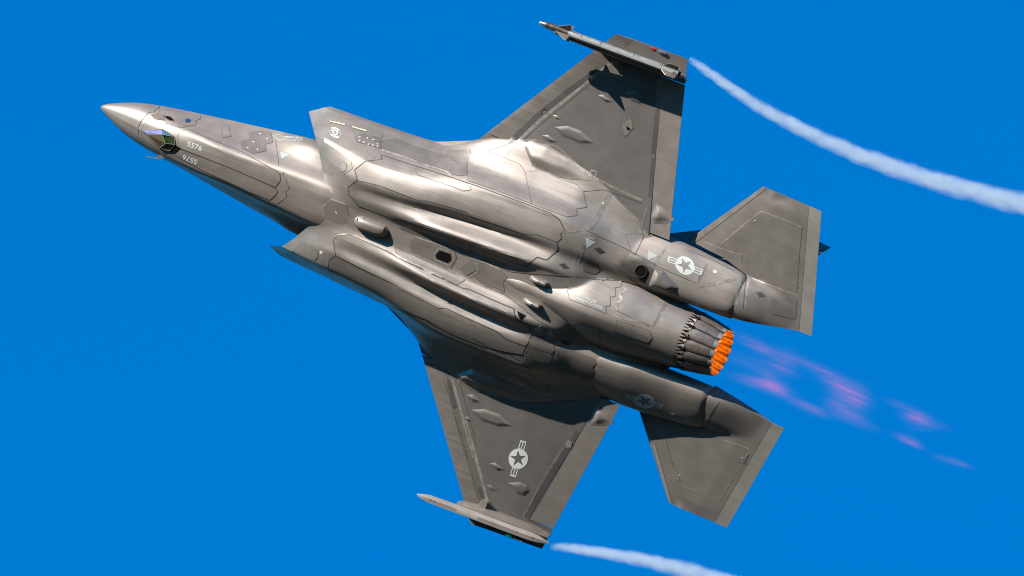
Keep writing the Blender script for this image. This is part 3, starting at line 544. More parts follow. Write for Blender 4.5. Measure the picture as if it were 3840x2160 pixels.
STRIPS = [
    ["joint_seam","seam",0.012,[[1.171,-0.463,0.016],[1.239,-0.455,-0.086],[1.193,-0.42,-0.166],[1.203,-0.384,-0.242],[1.111,-0.349,-0.267],[1.085,-0.262,-0.354],[1.038,-0.125,-0.411],[1.029,-0.016,-0.428],[1.071,0.12,-0.421]]],
    ["joint_tape","tape",0.045,[[1.252,-0.477,0.001],[1.31,-0.463,-0.1],[1.271,-0.422,-0.192],[1.271,-0.382,-0.269],[1.173,-0.34,-0.301],[1.141,-0.255,-0.376],[1.096,-0.107,-0.43],[1.108,0.015,-0.449],[1.142,0.157,-0.429]]],
    ["joint_tape","tape",0.035,[[4.236,-0.316,-0.684],[4.338,-0.344,-0.68],[4.494,-0.141,-0.719],[4.526,-0.077,-0.721],[4.46,0.002,-0.72],[4.52,0.088,-0.721],[4.4,0.278,-0.698]]],
    ["joint_seam","seam",0.008,[[4.291,-0.347,-0.676],[4.543,-0.095,-0.722],[4.483,0.004,-0.721],[4.543,0.089,-0.722],[4.386,0.318,-0.69]]],
    ["joint_seam","seam",0.007,[[3.786,-0.731,-0.123],[3.995,-0.558,-0.389],[4.17,-0.409,-0.621]]],
    ["joint_seam","seam",0.012,[[8.821,-0.2,-0.782],[9.543,-0.2,-0.804],[10.151,-0.389,-0.851],[10.715,-0.547,-0.771],[11.652,-0.744,-0.376],[11.945,-0.752,-0.337],[12.221,-0.793,-0.335],[12.678,-0.817,-0.329],[13.2,-0.831,-0.256]]],
    ["joint_seam","seam",0.01,[[8.969,0.271,-0.791],[9.539,0.286,-0.811],[9.992,0.394,-0.858],[10.32,0.517,-0.859],[10.624,0.574,-0.797]]],
    ["joint_tape","tape",0.05,[[12.667,-0.672,-0.219],[12.69,-0.448,-0.52],[12.662,-0.197,-0.673]]],
    ["joint_tape","tape",0.06,[[11.751,-0.146,-0.827],[12.021,-0.156,-0.788],[12.277,-0.19,-0.733],[12.66,-0.177,-0.681]]],
    ["joint_tape","tape",0.05,[[11.732,-0.687,-0.421],[11.849,-0.616,-0.492],[11.746,-0.548,-0.569],[11.876,-0.44,-0.645],[11.768,-0.368,-0.708],[11.856,-0.261,-0.762]]],
    ["joint_tape","tape2",0.085,[[10.782,-1.237,-0.633],[10.756,-0.779,-0.662]]],
    ["joint_tape","tape2",0.055,[[12.261,-1.653,-0.123],[12.224,-1.272,-0.349]]],
    ["joint_tape","tape2",0.055,[[13.169,-1.63,-0.044],[13.144,-1.236,-0.234]]],
    ["joint_tape","tape2",0.065,[[13.189,-1.181,-0.247],[13.511,-1.352,-0.158],[13.823,-1.544,-0.031]]],
    ["joint_seam","seam",0.008,[[10.712,-1.508,-0.556],[11.533,-1.396,-0.355],[12.316,-1.283,-0.336],[13.117,-1.227,-0.241]]],
    ["joint_seam","seam",0.006,[[12.617,-1.737,-0.022],[13.19,-1.722,0.027],[13.733,-1.668,0.045]]],
    ["joint_tape","tape",0.05,[[10.242,-1.319,-0.734],[10.436,-1.403,-0.673],[10.669,-1.515,-0.565]]],
    ["joint_tape","tape2",0.09,[[10.807,-2.245,-0.047],[10.779,-1.994,-0.146],[10.779,-1.727,-0.328],[10.776,-1.526,-0.523]]],
    ["joint_seam","seam",0.008,[[10.301,-2.115,-0.156],[10.655,-2.274,-0.051],[11.499,-2.298,-0.01]]],
    ["joint_tape","tape2",0.06,[[11.62,-2.269,-0.012],[11.632,-1.915,-0.05],[11.68,-1.71,-0.123]]],
    ["joint_tape","tape",0.05,[[8.468,-2.202,-0.042],[8.677,-2.562,0.107],[9.009,-2.684,0.075],[9.45,-2.72,0.058],[9.842,-2.574,0.027],[10.204,-2.441,-0.025],[10.804,-2.388,-0.01],[11.483,-2.345,-0.005]]],
    ["joint_seam","seam",0.007,[[8.107,-2.133,-0.035],[8.623,-2.545,0.113]]],
    ["joint_tape","tape",0.045,[[5.739,-0.977,-0.778],[5.883,-1.227,-0.663],[6.094,-1.334,-0.522],[6.059,-1.39,-0.426]]],
    ["joint_tape","tape",0.04,[[5.705,-0.568,-0.801],[5.88,-0.828,-0.849]]],
    ["joint_tape","tape",0.05,[[6.053,-1.428,-0.358],[6.533,-1.467,-0.359],[6.715,-1.479,-0.375],[7.505,-1.559,-0.509],[7.68,-1.545,-0.598]]],
    ["joint_tape","tape",0.04,[[5.35,0.007,-0.764],[5.468,-0.22,-0.757],[5.843,-0.24,-0.787]]],
    ["joint_tape","tape",0.04,[[5.521,0.201,-0.764],[5.826,0.221,-0.785],[5.97,-0.04,-0.785]]],
    ["joint_seam","seam",0.006,[[5.576,-0.774,-0.776],[5.714,-0.977,-0.772],[5.634,-1.087,-0.715]]],
    ["joint_tape","tape",0.035,[[5.732,0.547,-0.805],[5.806,0.421,-0.805],[6.057,0.292,-0.805],[6.939,0.321,-0.833],[7.185,0.356,-0.863],[8.686,0.439,-0.922]]],
    ["joint_tape","tape",0.035,[[5.77,1.01,-0.773],[5.802,1.436,-0.323],[5.843,1.476,-0.258]]],
    ["joint_tape","tape",0.04,[[7.379,-0.133,-0.773],[8.261,-0.169,-0.776],[8.689,-0.161,-0.779],[9.293,-0.169,-0.79]]],
    ["joint_tape","tape",0.04,[[7.384,0.178,-0.774],[8.278,0.244,-0.781],[8.651,0.283,-0.792],[9.079,0.291,-0.796],[9.48,0.275,-0.806]]],
    ["joint_tape","tape",0.04,[[7.868,0.079,-0.775],[7.937,-0.099,-0.775],[8.233,-0.115,-0.775],[8.317,0.014,-0.776],[8.237,0.153,-0.775],[7.914,0.159,-0.774],[7.868,0.079,-0.775]]],
    ["joint_tape","tape2",0.05,[[8.712,-0.16,-0.779],[8.864,0.041,-0.783],[8.703,0.243,-0.784]]],
    ["joint_seam","seam",0.008,[[6.811,1.601,-0.151],[6.969,1.482,-0.432],[8.12,1.371,-0.81],[8.238,1.415,-0.792]]],
    ["joint_tape","tape2",0.05,[[10.278,0.917,-0.757],[10.325,0.932,-0.753],[10.26,1.126,-0.776],[10.307,1.154,-0.762],[10.255,1.309,-0.735],[10.321,1.469,-0.669]]],
    ["joint_tape","tape2",0.05,[[10.875,1.005,-0.625],[10.865,1.116,-0.628],[10.854,1.255,-0.606],[10.722,1.415,-0.598]]],
    ["joint_seam","seam",0.008,[[9.141,1.381,-0.793],[9.478,1.455,-0.745],[9.955,1.45,-0.716],[10.311,1.543,-0.642]]],
    ["joint_tape","tape2",0.07,[[10.79,1.561,-0.491],[10.751,1.893,-0.201],[10.756,2.269,-0.042]]],
    ["joint_seam","seam",0.008,[[11.61,0.342,-0.742],[11.687,0.435,-0.669],[11.597,0.552,-0.578],[11.67,0.613,-0.511],[11.605,0.728,-0.383]]],
    ["joint_tape","edge2",0.09,[[14.016,-1.079,-0.168],[13.951,-1.352,-0.107],[13.898,-1.582,0.007]]],
    ["joint_seam","seam",0.008,[[13.986,-1.621,0.107],[14.085,-1.394,-0.061],[14.2,-1.061,-0.157]]],
    ["joint_tape","tape2",0.05,[[14.049,-1.619,0.112],[14.128,-1.409,-0.052],[14.243,-1.076,-0.149]]],
    ["joint_tape","tape",0.03,[[13.238,-2.013,0.244],[13.541,-2.512,0.25],[13.855,-2.978,0.252]]],
    ["joint_tape","tape",0.03,[[13.855,-2.978,0.252],[14.327,-2.995,0.207],[14.769,-2.982,0.192]]],
    ["joint_tape","tape",0.03,[[12.886,-1.931,0.293],[13.418,-1.95,0.225],[13.75,-1.983,0.198]]],
    ["joint_tape","tape",0.03,[[14.1,-1.635,0.13],[14.576,-1.649,0.107],[15.137,-1.671,0.087]]],
    ["joint_seam","seam",0.006,[[13.75,-1.983,0.198],[13.79,-1.827,0.185]]],
    ["joint_seam","seam",0.006,[[14.781,-2.986,0.192],[14.878,-2.548,0.157],[15.1,-1.706,0.09]]],
    ["joint_seam","seam",0.006,[[13.292,2.183,0.253],[13.65,2.732,0.258]]],
    ["joint_tape","tape",0.012,[[13.895,2.968,0.244],[14.338,2.956,0.203],[14.761,2.952,0.189]]],
    ["joint_tape","tape",0.014,[[14.761,2.952,0.189],[14.923,2.368,0.143],[15.079,1.764,0.095]]],
    ["joint_tape","tape",0.03,[[14.519,1.717,0.116],[14.832,1.696,0.092],[15.082,1.691,0.089]]],
    ["joint_tape","tape2",0.05,[[14.227,0.93,-0.146],[14.148,1.195,-0.133],[14.067,1.483,-0.009]]],
    ["joint_seam","seam",0.008,[[14.28,0.923,-0.136],[14.212,1.17,-0.133],[14.113,1.463,-0.02]]],
    ["hinge_strip","dark",0.1,[[9.781,-4.511,0.16],[9.322,-3.886,0.145],[8.85,-3.179,0.138],[8.42,-2.411,0.073]]],
    ["joint_tape","tape",0.06,[[9.953,-4.704,0.168],[9.514,-3.992,0.142],[8.913,-3.064,0.126],[8.554,-2.433,0.059]]],
    ["joint_seam","seam",0.006,[[9.688,-4.144,0.145],[9.317,-3.564,0.126],[8.943,-2.981,0.114],[8.713,-2.582,0.103]]],
    ["hinge_strip","dark",0.1,[[11.192,-4.162,0.18],[11.314,-3.678,0.135],[11.398,-3.308,0.097]]],
    ["hinge_strip","dark",0.09,[[11.437,-3.237,0.091],[11.519,-2.844,0.05],[11.613,-2.478,0.011]]],
    ["hinge_strip","tape2",0.1,[[11.033,-4.76,0.23],[11.115,-4.451,0.206],[11.185,-4.181,0.182]]],
    ["joint_tape","tape",0.07,[[8.695,2.64,0.113],[8.96,3.037,0.117],[9.594,4.013,0.141]]],
    ["joint_tape","tape",0.07,[[9.195,3.336,0.118],[9.534,3.838,0.13],[9.88,4.382,0.155],[10.156,4.845,0.18]]],
    ["joint_seam","seam",0.006,[[8.51,2.694,0.139],[9.144,3.6,0.141],[9.462,4.065,0.147]]],
    ["joint_seam","seam",0.006,[[8.961,3.366,0.141],[9.329,3.92,0.146],[9.64,4.366,0.154],[9.967,4.872,0.169]]],
    ["joint_seam","seam",0.006,[[8.829,2.559,0.079],[9.285,3.278,0.103],[9.584,3.774,0.125]]],
    ["hinge_strip","dark",0.1,[[11.561,2.665,0.031],[11.49,2.904,0.056]]],
    ["hinge_strip","dark",0.1,[[11.449,3.086,0.075],[11.274,3.686,0.134],[11.148,4.134,0.175],[10.972,4.799,0.228]]],
    ["joint_tape","tape2",0.05,[[11.344,3.105,0.074],[11.169,3.705,0.131],[11.034,4.199,0.174],[10.913,4.821,0.224]]],
    ["joint_seam","seam",0.006,[[11.135,-4.01,0.161],[11.253,-4.015,0.168]]],
    ["joint_seam","seam",0.006,[[11.238,3.633,0.127],[11.359,3.618,0.173]]],
    ["rescue_arrow","mark",0.009,[[3.681,-0.781,-0.027],[3.823,-0.852,0.049],[3.852,-0.818,-0.012],[4.258,-0.931,0.061],[4.243,-0.904,-0.001]]],
    ["rescue_arrow","mark",0.009,[[3.681,-0.781,-0.027],[3.894,-0.754,-0.119],[3.878,-0.79,-0.063],[3.939,-0.804,-0.06]]],
    ["position_marking","mark",0.01,[[10.278,-2.547,0.003],[10.397,-2.56,0.001],[10.397,-2.442,-0.012],[10.283,-2.435,-0.024],[10.278,-2.547,0.003]]],
    ["hinge_line","black",0.016,[[10.281,-5.33,0.229],[10.242,-5.257,0.216],[10.214,-5.197,0.192]]],
    ["joint_seam","seam",0.008,[[11.839,-1.739,-0.069],[11.714,-2.22,-0.016],[11.652,-2.493,0.013]]],
]
DECALS = [
    ["serial_number","text","5576",[[2.19,-0.095,-0.629],[2.525,-0.11,-0.651],[2.19,-0.196,-0.611]]],
    ["serial_number","text","5576",[[2.506,0.083,-0.652],[2.174,0.098,-0.627],[2.506,0.194,-0.638]]],
    ["rescue_text","text","RESCUE",[[3.921,-0.821,-0.028],[4.193,-0.9,0.014],[3.906,-0.846,0.017]]],
    ["rescue_text","text","TURN FWD MASTER STOP",[[3.894,-0.787,-0.072],[4.3,-0.913,-0.011],[3.886,-0.799,-0.051]]],
    ["rescue_text","text","AND AFT MASTER STOP",[[3.902,-0.771,-0.098],[4.277,-0.892,-0.048],[3.894,-0.783,-0.077]]],
    ["rescue_text","text","TO OPEN DOOR",[[3.994,-0.782,-0.11],[4.184,-0.846,-0.087],[3.986,-0.795,-0.089]]],
    ["warning_triangle","tri","",[[4.01,-0.607,-0.328],[4.237,-0.64,-0.332],[4.123,-0.519,-0.463]]],
    ["warning_text","text","DANGER",[[4.075,-0.616,-0.328],[4.2,-0.641,-0.324],[4.066,-0.632,-0.308]]],
    ["warning_triangle","tri","",[[10.752,-1.381,-0.602],[10.967,-1.343,-0.537],[10.845,-1.18,-0.624]]],
    ["warning_text","text","DANGER",[[10.796,-1.386,-0.587],[10.924,-1.38,-0.542],[10.794,-1.414,-0.577]]],
    ["warning_triangle","tri","",[[11.972,-1.501,-0.246],[12.198,-1.464,-0.254],[12.053,-1.329,-0.337]]],
    ["warning_text","text","DANGER",[[12.033,-1.502,-0.242],[12.166,-1.488,-0.242],[12.032,-1.526,-0.226]]],
    ["warning_triangle","tri","",[[10.433,0.572,-0.851],[10.306,0.746,-0.818],[10.533,0.766,-0.747]]],
    ["warning_text","text","DANGER",[[10.467,0.789,-0.755],[10.351,0.789,-0.785],[10.463,0.824,-0.741]]],
    ["warning_triangle","tri","",[[10.667,0.593,-0.781],[10.539,0.768,-0.743],[10.742,0.793,-0.661]]],
    ["warning_text","text","DANGER",[[10.694,0.814,-0.668],[10.576,0.808,-0.712],[10.691,0.847,-0.66]]],
    ["hook_warning","text","DANGER",[[11.133,-0.252,-0.838],[11.427,-0.241,-0.823],[11.138,-0.297,-0.812]]],
    ["hook_warning","text","ARRESTING HOOK",[[10.983,-0.183,-0.87],[11.593,-0.178,-0.834],[10.981,-0.23,-0.846]]],
    ["hook_warning","text","DANGER",[[11.43,0.364,-0.747],[11.144,0.357,-0.772],[11.409,0.433,-0.699]]],
    ["hook_warning","text","ARRESTING HOOK",[[11.595,0.266,-0.79],[10.976,0.309,-0.796],[11.578,0.327,-0.756]]],
    ["roundel","roundel","",[[12.783,-1.466,-0.184],[13.142,-1.451,-0.144],[12.838,-1.173,-0.302]]],
    ["roundel","roundel","",[[10.501,3.675,0.102],[10.488,4.067,0.137],[10.138,3.704,0.111]]],
    ["roundel","roundel","",[[12.773,1.493,-0.171],[13.148,1.469,-0.134],[12.677,1.781,0.038]]],
    ["squadron_crest","crest","",[[4.977,-1.374,-0.219],[5.098,-1.398,-0.217],[4.901,-1.425,-0.114]]],
    ["index_mark","hex","",[[13.384,-1.546,-0.074],[13.429,-1.547,-0.069],[13.39,-1.513,-0.091]]],
    ["index_mark","hex","",[[5.574,0.903,-0.756],[5.614,0.888,-0.773],[5.576,0.947,-0.744]]],
    ["index_mark","hex","",[[13.384,1.544,-0.075],[13.42,1.539,-0.075],[13.379,1.577,-0.057]]],
    ["index_mark","hex","",[[14.984,1.916,0.108],[14.998,1.913,0.107],[14.985,1.928,0.109]]],
    ["index_mark","hex","",[[13.79,2.787,0.241],[13.804,2.783,0.24],[13.791,2.798,0.242]]],
    ["index_mark","hex","",[[13.786,-2.749,0.239],[13.8,-2.752,0.238],[13.787,-2.737,0.238]]],
    ["index_mark","hex","",[[14.978,-1.878,0.105],[14.992,-1.881,0.105],[14.978,-1.869,0.104]]],
]
FLECKS = [[3.418,-0.72,-0.066],[3.61,-0.698,-0.133],[3.391,-0.576,-0.272],[3.37,-0.469,-0.439],[3.575,-0.5,-0.416],[5.488,-1.465,-0.209],[5.646,-1.499,-0.182],[5.776,-1.51,-0.182],[5.538,-1.421,-0.297],[5.641,-1.428,-0.308],[5.756,-1.433,-0.32],[5.841,-1.443,-0.315],[5.903,-1.478,-0.259],[5.94,-1.452,-0.308],[5.656,0.002,-0.778],[10.754,-2.042,-0.129],[10.757,2.128,-0.096]]
POINTS = {
    'exhaust': [[12.022,-1.09,-0.425],[12.175,-1.113,-0.409]],
    'hole': [[7.905,0.054,-0.775],[7.96,-0.06,-0.775],[8.202,-0.071,-0.776],[8.252,0.035,-0.776],[8.195,0.126,-0.775],[7.944,0.125,-0.774]],
    'notch': [[9.916,0.491,-0.899],[10.118,0.513,-0.887],[10.056,0.635,-0.917]],
    'pent': [[1.885,-0.465,-0.267],[1.934,-0.503,-0.197],[1.979,-0.493,-0.227],[1.999,-0.468,-0.283],[1.932,-0.448,-0.312]],
    'trap': [[1.186,-0.333,-0.315],[1.3,-0.39,-0.264],[1.42,-0.403,-0.281],[1.498,-0.345,-0.393],[1.29,-0.296,-0.385]],
    'arc': [[1.458,-0.399,-0.299],[1.572,-0.419,-0.291],[1.702,-0.399,-0.359],[1.62,-0.379,-0.374],[1.532,-0.379,-0.354]],
    'eots_rim': [[1.155,0.005,-0.463],[1.549,-0.194,-0.511],[1.866,-0.16,-0.577],[1.94,-0.019,-0.609],[1.851,0.155,-0.576],[1.624,0.186,-0.528]],
    'eots_black': [[1.855,0.153,-0.577],[1.946,-0.016,-0.611],[2.074,-0.009,-0.627],[1.961,0.165,-0.591]],
    'holew': [[10.699,-3.643,0.105],[10.764,-3.625,0.106],[10.723,-3.584,0.1]],
    'antenna': [[1.67,0.359,-0.416]],
    'exfair': [[12.249,-0.86,-0.402],[12.687,-0.857,-0.354],[12.829,-1.028,-0.342],[12.421,-1.238,-0.342],[12.257,-1.223,-0.366]],
}
EOTS_IN = {"M1":[1.621,-0.122,-0.608],"M0":[1.3,0.008,-0.553],"apex":[1.762,0.006,-0.675],"M2":[1.68,-0.132,-0.617]}
TRAIL_P = [[11.52,-5.37],[11.76,-5.33],[12.14,-5.24],[12.62,-5.12],[13.1,-5.01],[13.79,-4.92],[14.48,-4.86],[15.15,-4.82],[15.81,-4.84],[16.51,-4.85],[17.13,-4.87],[17.81,-4.94],[18.41,-5.02],[19.05,-5.12],[19.58,-5.22],[21.74,-5.64],[24.22,-6.12]]
TRAIL_S = [[11.64,5.19],[11.93,5.1],[12.25,5.0],[12.67,4.89],[13.09,4.8],[13.51,4.71],[13.93,4.64],[14.36,4.61],[14.8,4.58],[15.33,4.55],[16.02,4.5],[16.89,4.42],[19.04,4.22],[21.2,4.02]]
FLAME = [[14.56,-0.44,0.44,0.1,0.0,0.45],[14.78,-0.38,0.3,0.09,0.0,0.5],[15.08,-0.17,0.35,0.1,0.05,0.7],[15.31,-0.33,0.21,0.19,0.0,0.35],[14.89,0.31,0.42,0.1,-0.1,0.9],[15.24,0.25,0.26,0.13,0.1,1.1],[15.04,0.05,0.21,0.08,0.05,0.7],[14.59,-0.0,0.46,0.12,0.0,0.25],[15.92,0.37,0.39,0.1,0.05,0.55],[16.19,0.41,0.23,0.08,0.1,0.3],[15.69,-0.45,0.37,0.08,0.05,0.3],[16.12,-0.41,0.39,0.1,0.08,0.6],[16.54,-0.3,0.35,0.13,0.06,0.75],[16.76,-0.16,0.3,0.19,0.1,0.75],[16.97,-0.16,0.16,0.21,0.0,0.35],[16.57,0.12,0.21,0.14,-0.1,0.45],[16.84,0.24,0.28,0.12,0.0,0.7],[17.19,0.3,0.3,0.08,-0.02,0.4],[17.9,-0.34,0.3,0.08,0.0,0.35],[18.26,-0.24,0.22,0.12,-0.05,1.1],[18.45,-0.21,0.21,0.09,0.0,0.6],[18.8,-0.27,0.26,0.06,0.0,0.35],[18.33,-0.02,0.19,0.05,-0.2,0.3],[18.22,0.27,0.22,0.09,0.02,0.9],[18.38,0.3,0.14,0.06,0.0,0.5],[19.22,0.34,0.3,0.07,-0.05,0.65],[19.47,0.32,0.12,0.05,0.0,0.4]]

# ---------------------------------------------------------------- panels, strips and markings laid on the skin
def make_bvh(objs):
    vs = []; fs = []
    for o in objs:
        off = len(vs); vs += [v.co.copy() for v in o.data.vertices]; o.data.calc_loop_triangles()
        fs += [tuple(i + off for i in t.vertices) for t in o.data.loop_triangles]
    return BVHTree.FromPolygons(vs, fs)
SKIN = make_bvh(HULL)
# outward direction for a spot: the side of the surface that looks away from the inside of the jet (all surveyed spots are on the belly side)
VIEW = -R3
def out_normal(n):
    n = np.array(n); return n if n @ VIEW > 0 else -n
def surf(T, p):
    h = T.find_nearest(Vector(p)); q, m = np.array(h[0]), out_normal(h[1])
    r = T.ray_cast(Vector(q + m * .05), Vector(-m), .1)      # a panel may lie over the skin here
    if r[0] is not None: q = np.array(r[0])
    return q, m
def fit_plane(pts):
    p = np.array(pts); c = p.mean(0); u, s, vt = np.linalg.svd(p - c)
    n = out_normal(vt[2]); e1 = vt[0]; e2 = np.cross(n, e1)
    return c, e1, e2, n
def drop(T, p, n, reach=.7):
    """where the skin lies under or over p along n"""
    o = Vector(np.asarray(p) + n * reach); h = T.ray_cast(o, Vector(-n), 2 * reach)
    if h[0] is None or out_normal(h[1]) @ n < .05:
        q, m = surf(T, p); return q, m
    return np.array(h[0]), out_normal(h[1])
def panel(name, mat, seam, pts, T=None, parent=None, lift=.007, step=.05, height=None):
    T = T or SKIN; parent = parent or JET; seam = max(.013, seam * 1.2)
    c, e1, e2, n = fit_plane(pts)
    poly = [((np.array(p) - c) @ e1, (np.array(p) - c) @ e2) for p in pts]
    if sum(a[0] * b[1] - b[0] * a[1] for a, b in zip(poly, poly[1:] + poly[:1])) < 0: poly = poly[::-1]
    V, F, B = clip_grid(poly, step)
    hgt = height(V, poly) if height else np.zeros(len(V))
    top = []; low = []
    for v, hh in zip(V, hgt):
        q, m = drop(T, c + e1 * v[0] + e2 * v[1], n)
        top.append(q + m * (lift + hh)); low.append(q - m * .004)
    k = len(V); verts = top + low; faces = [tuple(f) for f in F]; mi = [0] * len(F)
    a2 = np.array([V[f[0]] for f in F]); 
    for a, b in B: faces.append((a, b, b + k, a + k)); mi.append(1)
    # the sealed gap round the panel
    loop = []
    for i in range(len(poly)):
        a = np.array(poly[i]); b = np.array(poly[(i + 1) % len(poly)]); m_ = max(1, int(np.linalg.norm(b - a) / .045))
        loop += [a + (b - a) * j / m_ for j in range(m_)]
    L = np.array(loop); nl = len(L)
    d1 = L - np.roll(L, 1, 0); d2 = np.roll(L, -1, 0) - L
    n1 = np.column_stack([d1[:, 1], -d1[:, 0]]); n2 = np.column_stack([d2[:, 1], -d2[:, 0]])
    n1 /= np.linalg.norm(n1, axis=1)[:, None] + 1e-9; n2 /= np.linalg.norm(n2, axis=1)[:, None] + 1e-9
    nn = n1 + n2; nn /= np.linalg.norm(nn, axis=1)[:, None] + 1e-9
    off = len(verts)
    for ring_ in (L, L + nn * seam):
        for v in ring_:
            q, m = drop(T, c + e1 * v[0] + e2 * v[1], n); verts.append(q + m * .004)
    for i in range(nl):
        j = (i + 1) % nl; faces.append((off + i, off + j, off + nl + j, off + nl + i)); mi.append(1)
    return mesh_obj(name, verts, faces, [M[mat], M['seam'] if seam > .0131 else M['seam2']], parent, 30, mi)
def strip(name, mat, width, pts, T=None, parent=None, lift=.003):
    T = T or SKIN; parent = parent or JET
    if mat == 'seam': width *= 1.4
    p = np.array(pts); q = []
    for a, b in zip(p[:-1], p[1:]):
        m_ = max(1, int(np.linalg.norm(b - a) / .045)); q += [a + (b - a) * j / m_ for j in range(m_)]
    q.append(p[-1]); q = np.array(q)
    S = [surf(T, x) for x in q]; c = np.array([s[0] for s in S]); nr = np.array([s[1] for s in S])
    t = np.gradient(c, axis=0); sd = np.cross(t, nr); sd /= np.linalg.norm(sd, axis=1)[:, None] + 1e-9
    vs = []
    for i in range(len(c)):
        for k in (-.5, 0, .5):
            a, m = surf(T, c[i] + sd[i] * width * k); vs.append(a + m * lift)
    return mesh_obj(name, vs, grid_faces(len(c), 3), M[mat], parent, 40)
for r in PANELS:
    if r[0] != 'inspection_panel': panel(*r)
DOORS = make_bvh(HULL + [o for o in JET.children if o.name.split('.')[0].endswith('door')])
for r in PANELS:
    if r[0] == 'inspection_panel': panel(*r, DOORS)
BUMPS = []
for n_, mat_, h_, w_, pts_ in BLISTERS:
    def hf(V, poly, h_=h_, w_=w_):
        d = edge_dist(V, poly)
        if w_ <= 0:
            return h_ * np.minimum(1, d / max(d.max(), 1e-4))
        ln = max(p[0] for p in poly) - min(p[0] for p in poly)
        return h_ * (1 - (1 - np.minimum(1, d / w_)) ** 1.5)
    BUMPS.append(panel(n_, mat_, .006, pts_, height=hf, lift=.004, step=.03))
SKIN2 = make_bvh([o for o in JET.children if o.type == 'MESH' and (o in HULL or o.name.split('.')[0].endswith(('door', 'panel', 'strip', 'light')))])
for n_, mat_, w_, pts_ in STRIPS: strip(n_, mat_, w_, pts_, SKIN2)

# flat markings
def ngon(n, r=1, a0=0): return [(r * math.cos(a0 + 2 * math.pi * i / n), r * math.sin(a0 + 2 * math.pi * i / n)) for i in range(n)]
def tess(loops):
    flat = [p for l in loops for p in l]
    return flat, [tuple(t) for t in tessellate_polygon([[Vector((p[0], p[1], 0)) for p in l] for l in loops])]
def merge(parts):
    V = []; F = []
    for v, f in parts:
        o = len(V); V += list(v); F += [tuple(i + o for i in t) for t in f]
    return V, F
def star(r): return [((r if i % 2 == 0 else r * .382) * math.cos(math.pi / 2 + i * math.pi / 5), (r if i % 2 == 0 else r * .382) * math.sin(math.pi / 2 + i * math.pi / 5)) for i in range(10)]
def fine(V, F, step):
    """cut long triangles so that they can follow the skin"""
    bm = bmesh.new(); vs = [bm.verts.new((v[0], v[1], 0)) for v in V]
    for t in F:
        try: bm.faces.new([vs[i] for i in t])
        except ValueError: pass
    a = np.array([v[:2] for v in V]); lo = a.min(0); hi = a.max(0)
    for ax in (0, 1):
        for i in range(1, int((hi[ax] - lo[ax]) / step) + 1):
            co = [0, 0, 0]; co[ax] = lo[ax] + step * i; no = [0, 0, 0]; no[ax] = 1
            bmesh.ops.bisect_plane(bm, geom=bm.verts[:] + bm.edges[:] + bm.faces[:], plane_co=co, plane_no=no, dist=1e-5)
    bm.verts.index_update()
    out = [tuple(v.co[:2]) for v in bm.verts], [tuple(v.index for v in f.verts) for f in bm.faces]
    bm.free(); return out
def text_shape(s):
    cu = bpy.data.curves.new('t', 'FONT'); cu.body = s; cu.size = 1; cu.resolution_u = 3; cu.offset = 0.012
    o = bpy.data.objects.new('t', cu); C.objects.link(o)
    me = o.evaluated_get(bpy.context.evaluated_depsgraph_get()).to_mesh()
    V = [tuple(v.co[:2]) for v in me.vertices]; F = [tuple(p.vertices) for p in me.polygons]
    o.to_mesh_clear(); bpy.data.objects.remove(o); bpy.data.curves.remove(cu)
    a = np.array(V); lo = a.min(0); hi = a.max(0)
    return [((x - lo[0]) / (hi[0] - lo[0]), (y - lo[1]) / (hi[1] - lo[1])) for x, y in V], F
def bar(x0, x1, h):
    outer = [(x0, -h), (x1, -h), (x1, h), (x0, h)]; e = .07
    slot = lambda y0, y1: [(x0 + e, y0), (x0 + e, y1), (x1 - e, y1), (x1 - e, y0)]
    return tess([outer, slot(-h + .055, -.03), slot(.03, h - .055)])
def roundel_shape():
    """disc with a cut-out star, and a barred flag on each side (bar tips at u = +-1)"""
    R = .56
    disc = tess([ngon(40, R), star(R * .86)[::-1]])
    return merge([disc, bar(R * .90, 1.02, .18), bar(-1.02, -R * .90, .18)])
def arc_band(r0, r1, a0, a1, n=14):
    p = [(r1 * math.cos(a0 + (a1 - a0) * i / n), r1 * math.sin(a0 + (a1 - a0) * i / n)) for i in range(n + 1)]
    q = [(r0 * math.cos(a1 + (a0 - a1) * i / n), r0 * math.sin(a1 + (a0 - a1) * i / n)) for i in range(n + 1)]
    return tess([p + q])
def crest_shape():
    ringo = tess([ngon(36, .98), ngon(36, .93)[::-1]])
    shield = [(-.62, .55), (-.3, .5), (0, .66), (.3, .5), (.62, .55), (.55, -.05), (.3, -.5), (0, -.72), (-.3, -.5), (-.55, -.05)]
    head = [(-.30, .25), (-.12, .36), (.14, .34), (.30, .18), (.22, -.05), (.24, -.25), (.02, -.42), (-.2, -.28), (-.14, -.1), (-.28, .02)]
    eye = tess([ngon(8, .05, 0)]); eye = ([(x - .08, y + .08) for x, y in eye[0]], eye[1])
    eye2 = ([(x + .2, y) for x, y in eye[0]], eye[1])
    return merge([ringo, tess([shield, head[::-1]]), arc_band(.80, 1.16, rad(40), rad(120)), arc_band(.80, 1.16, rad(215), rad(300)), eye, eye2])
def decal(name, V, F, O, U, W, mat='mark', step=.2, lift=.004, T=None, parent=None):
    T = T or SKIN2; O, U, W = map(np.array, (O, U, W)); u = U - O; w = W - O
    n = np.cross(u, w); n /= np.linalg.norm(n); n = out_normal(n)
    V, F = fine(V, F, step)
    vs = []
    for a, b in V:
        q, m = drop(T, O + u * a + w * b, n, .25); vs.append(q + m * lift)
    return mesh_obj(name, vs, F, M[mat], parent or JET, 0)
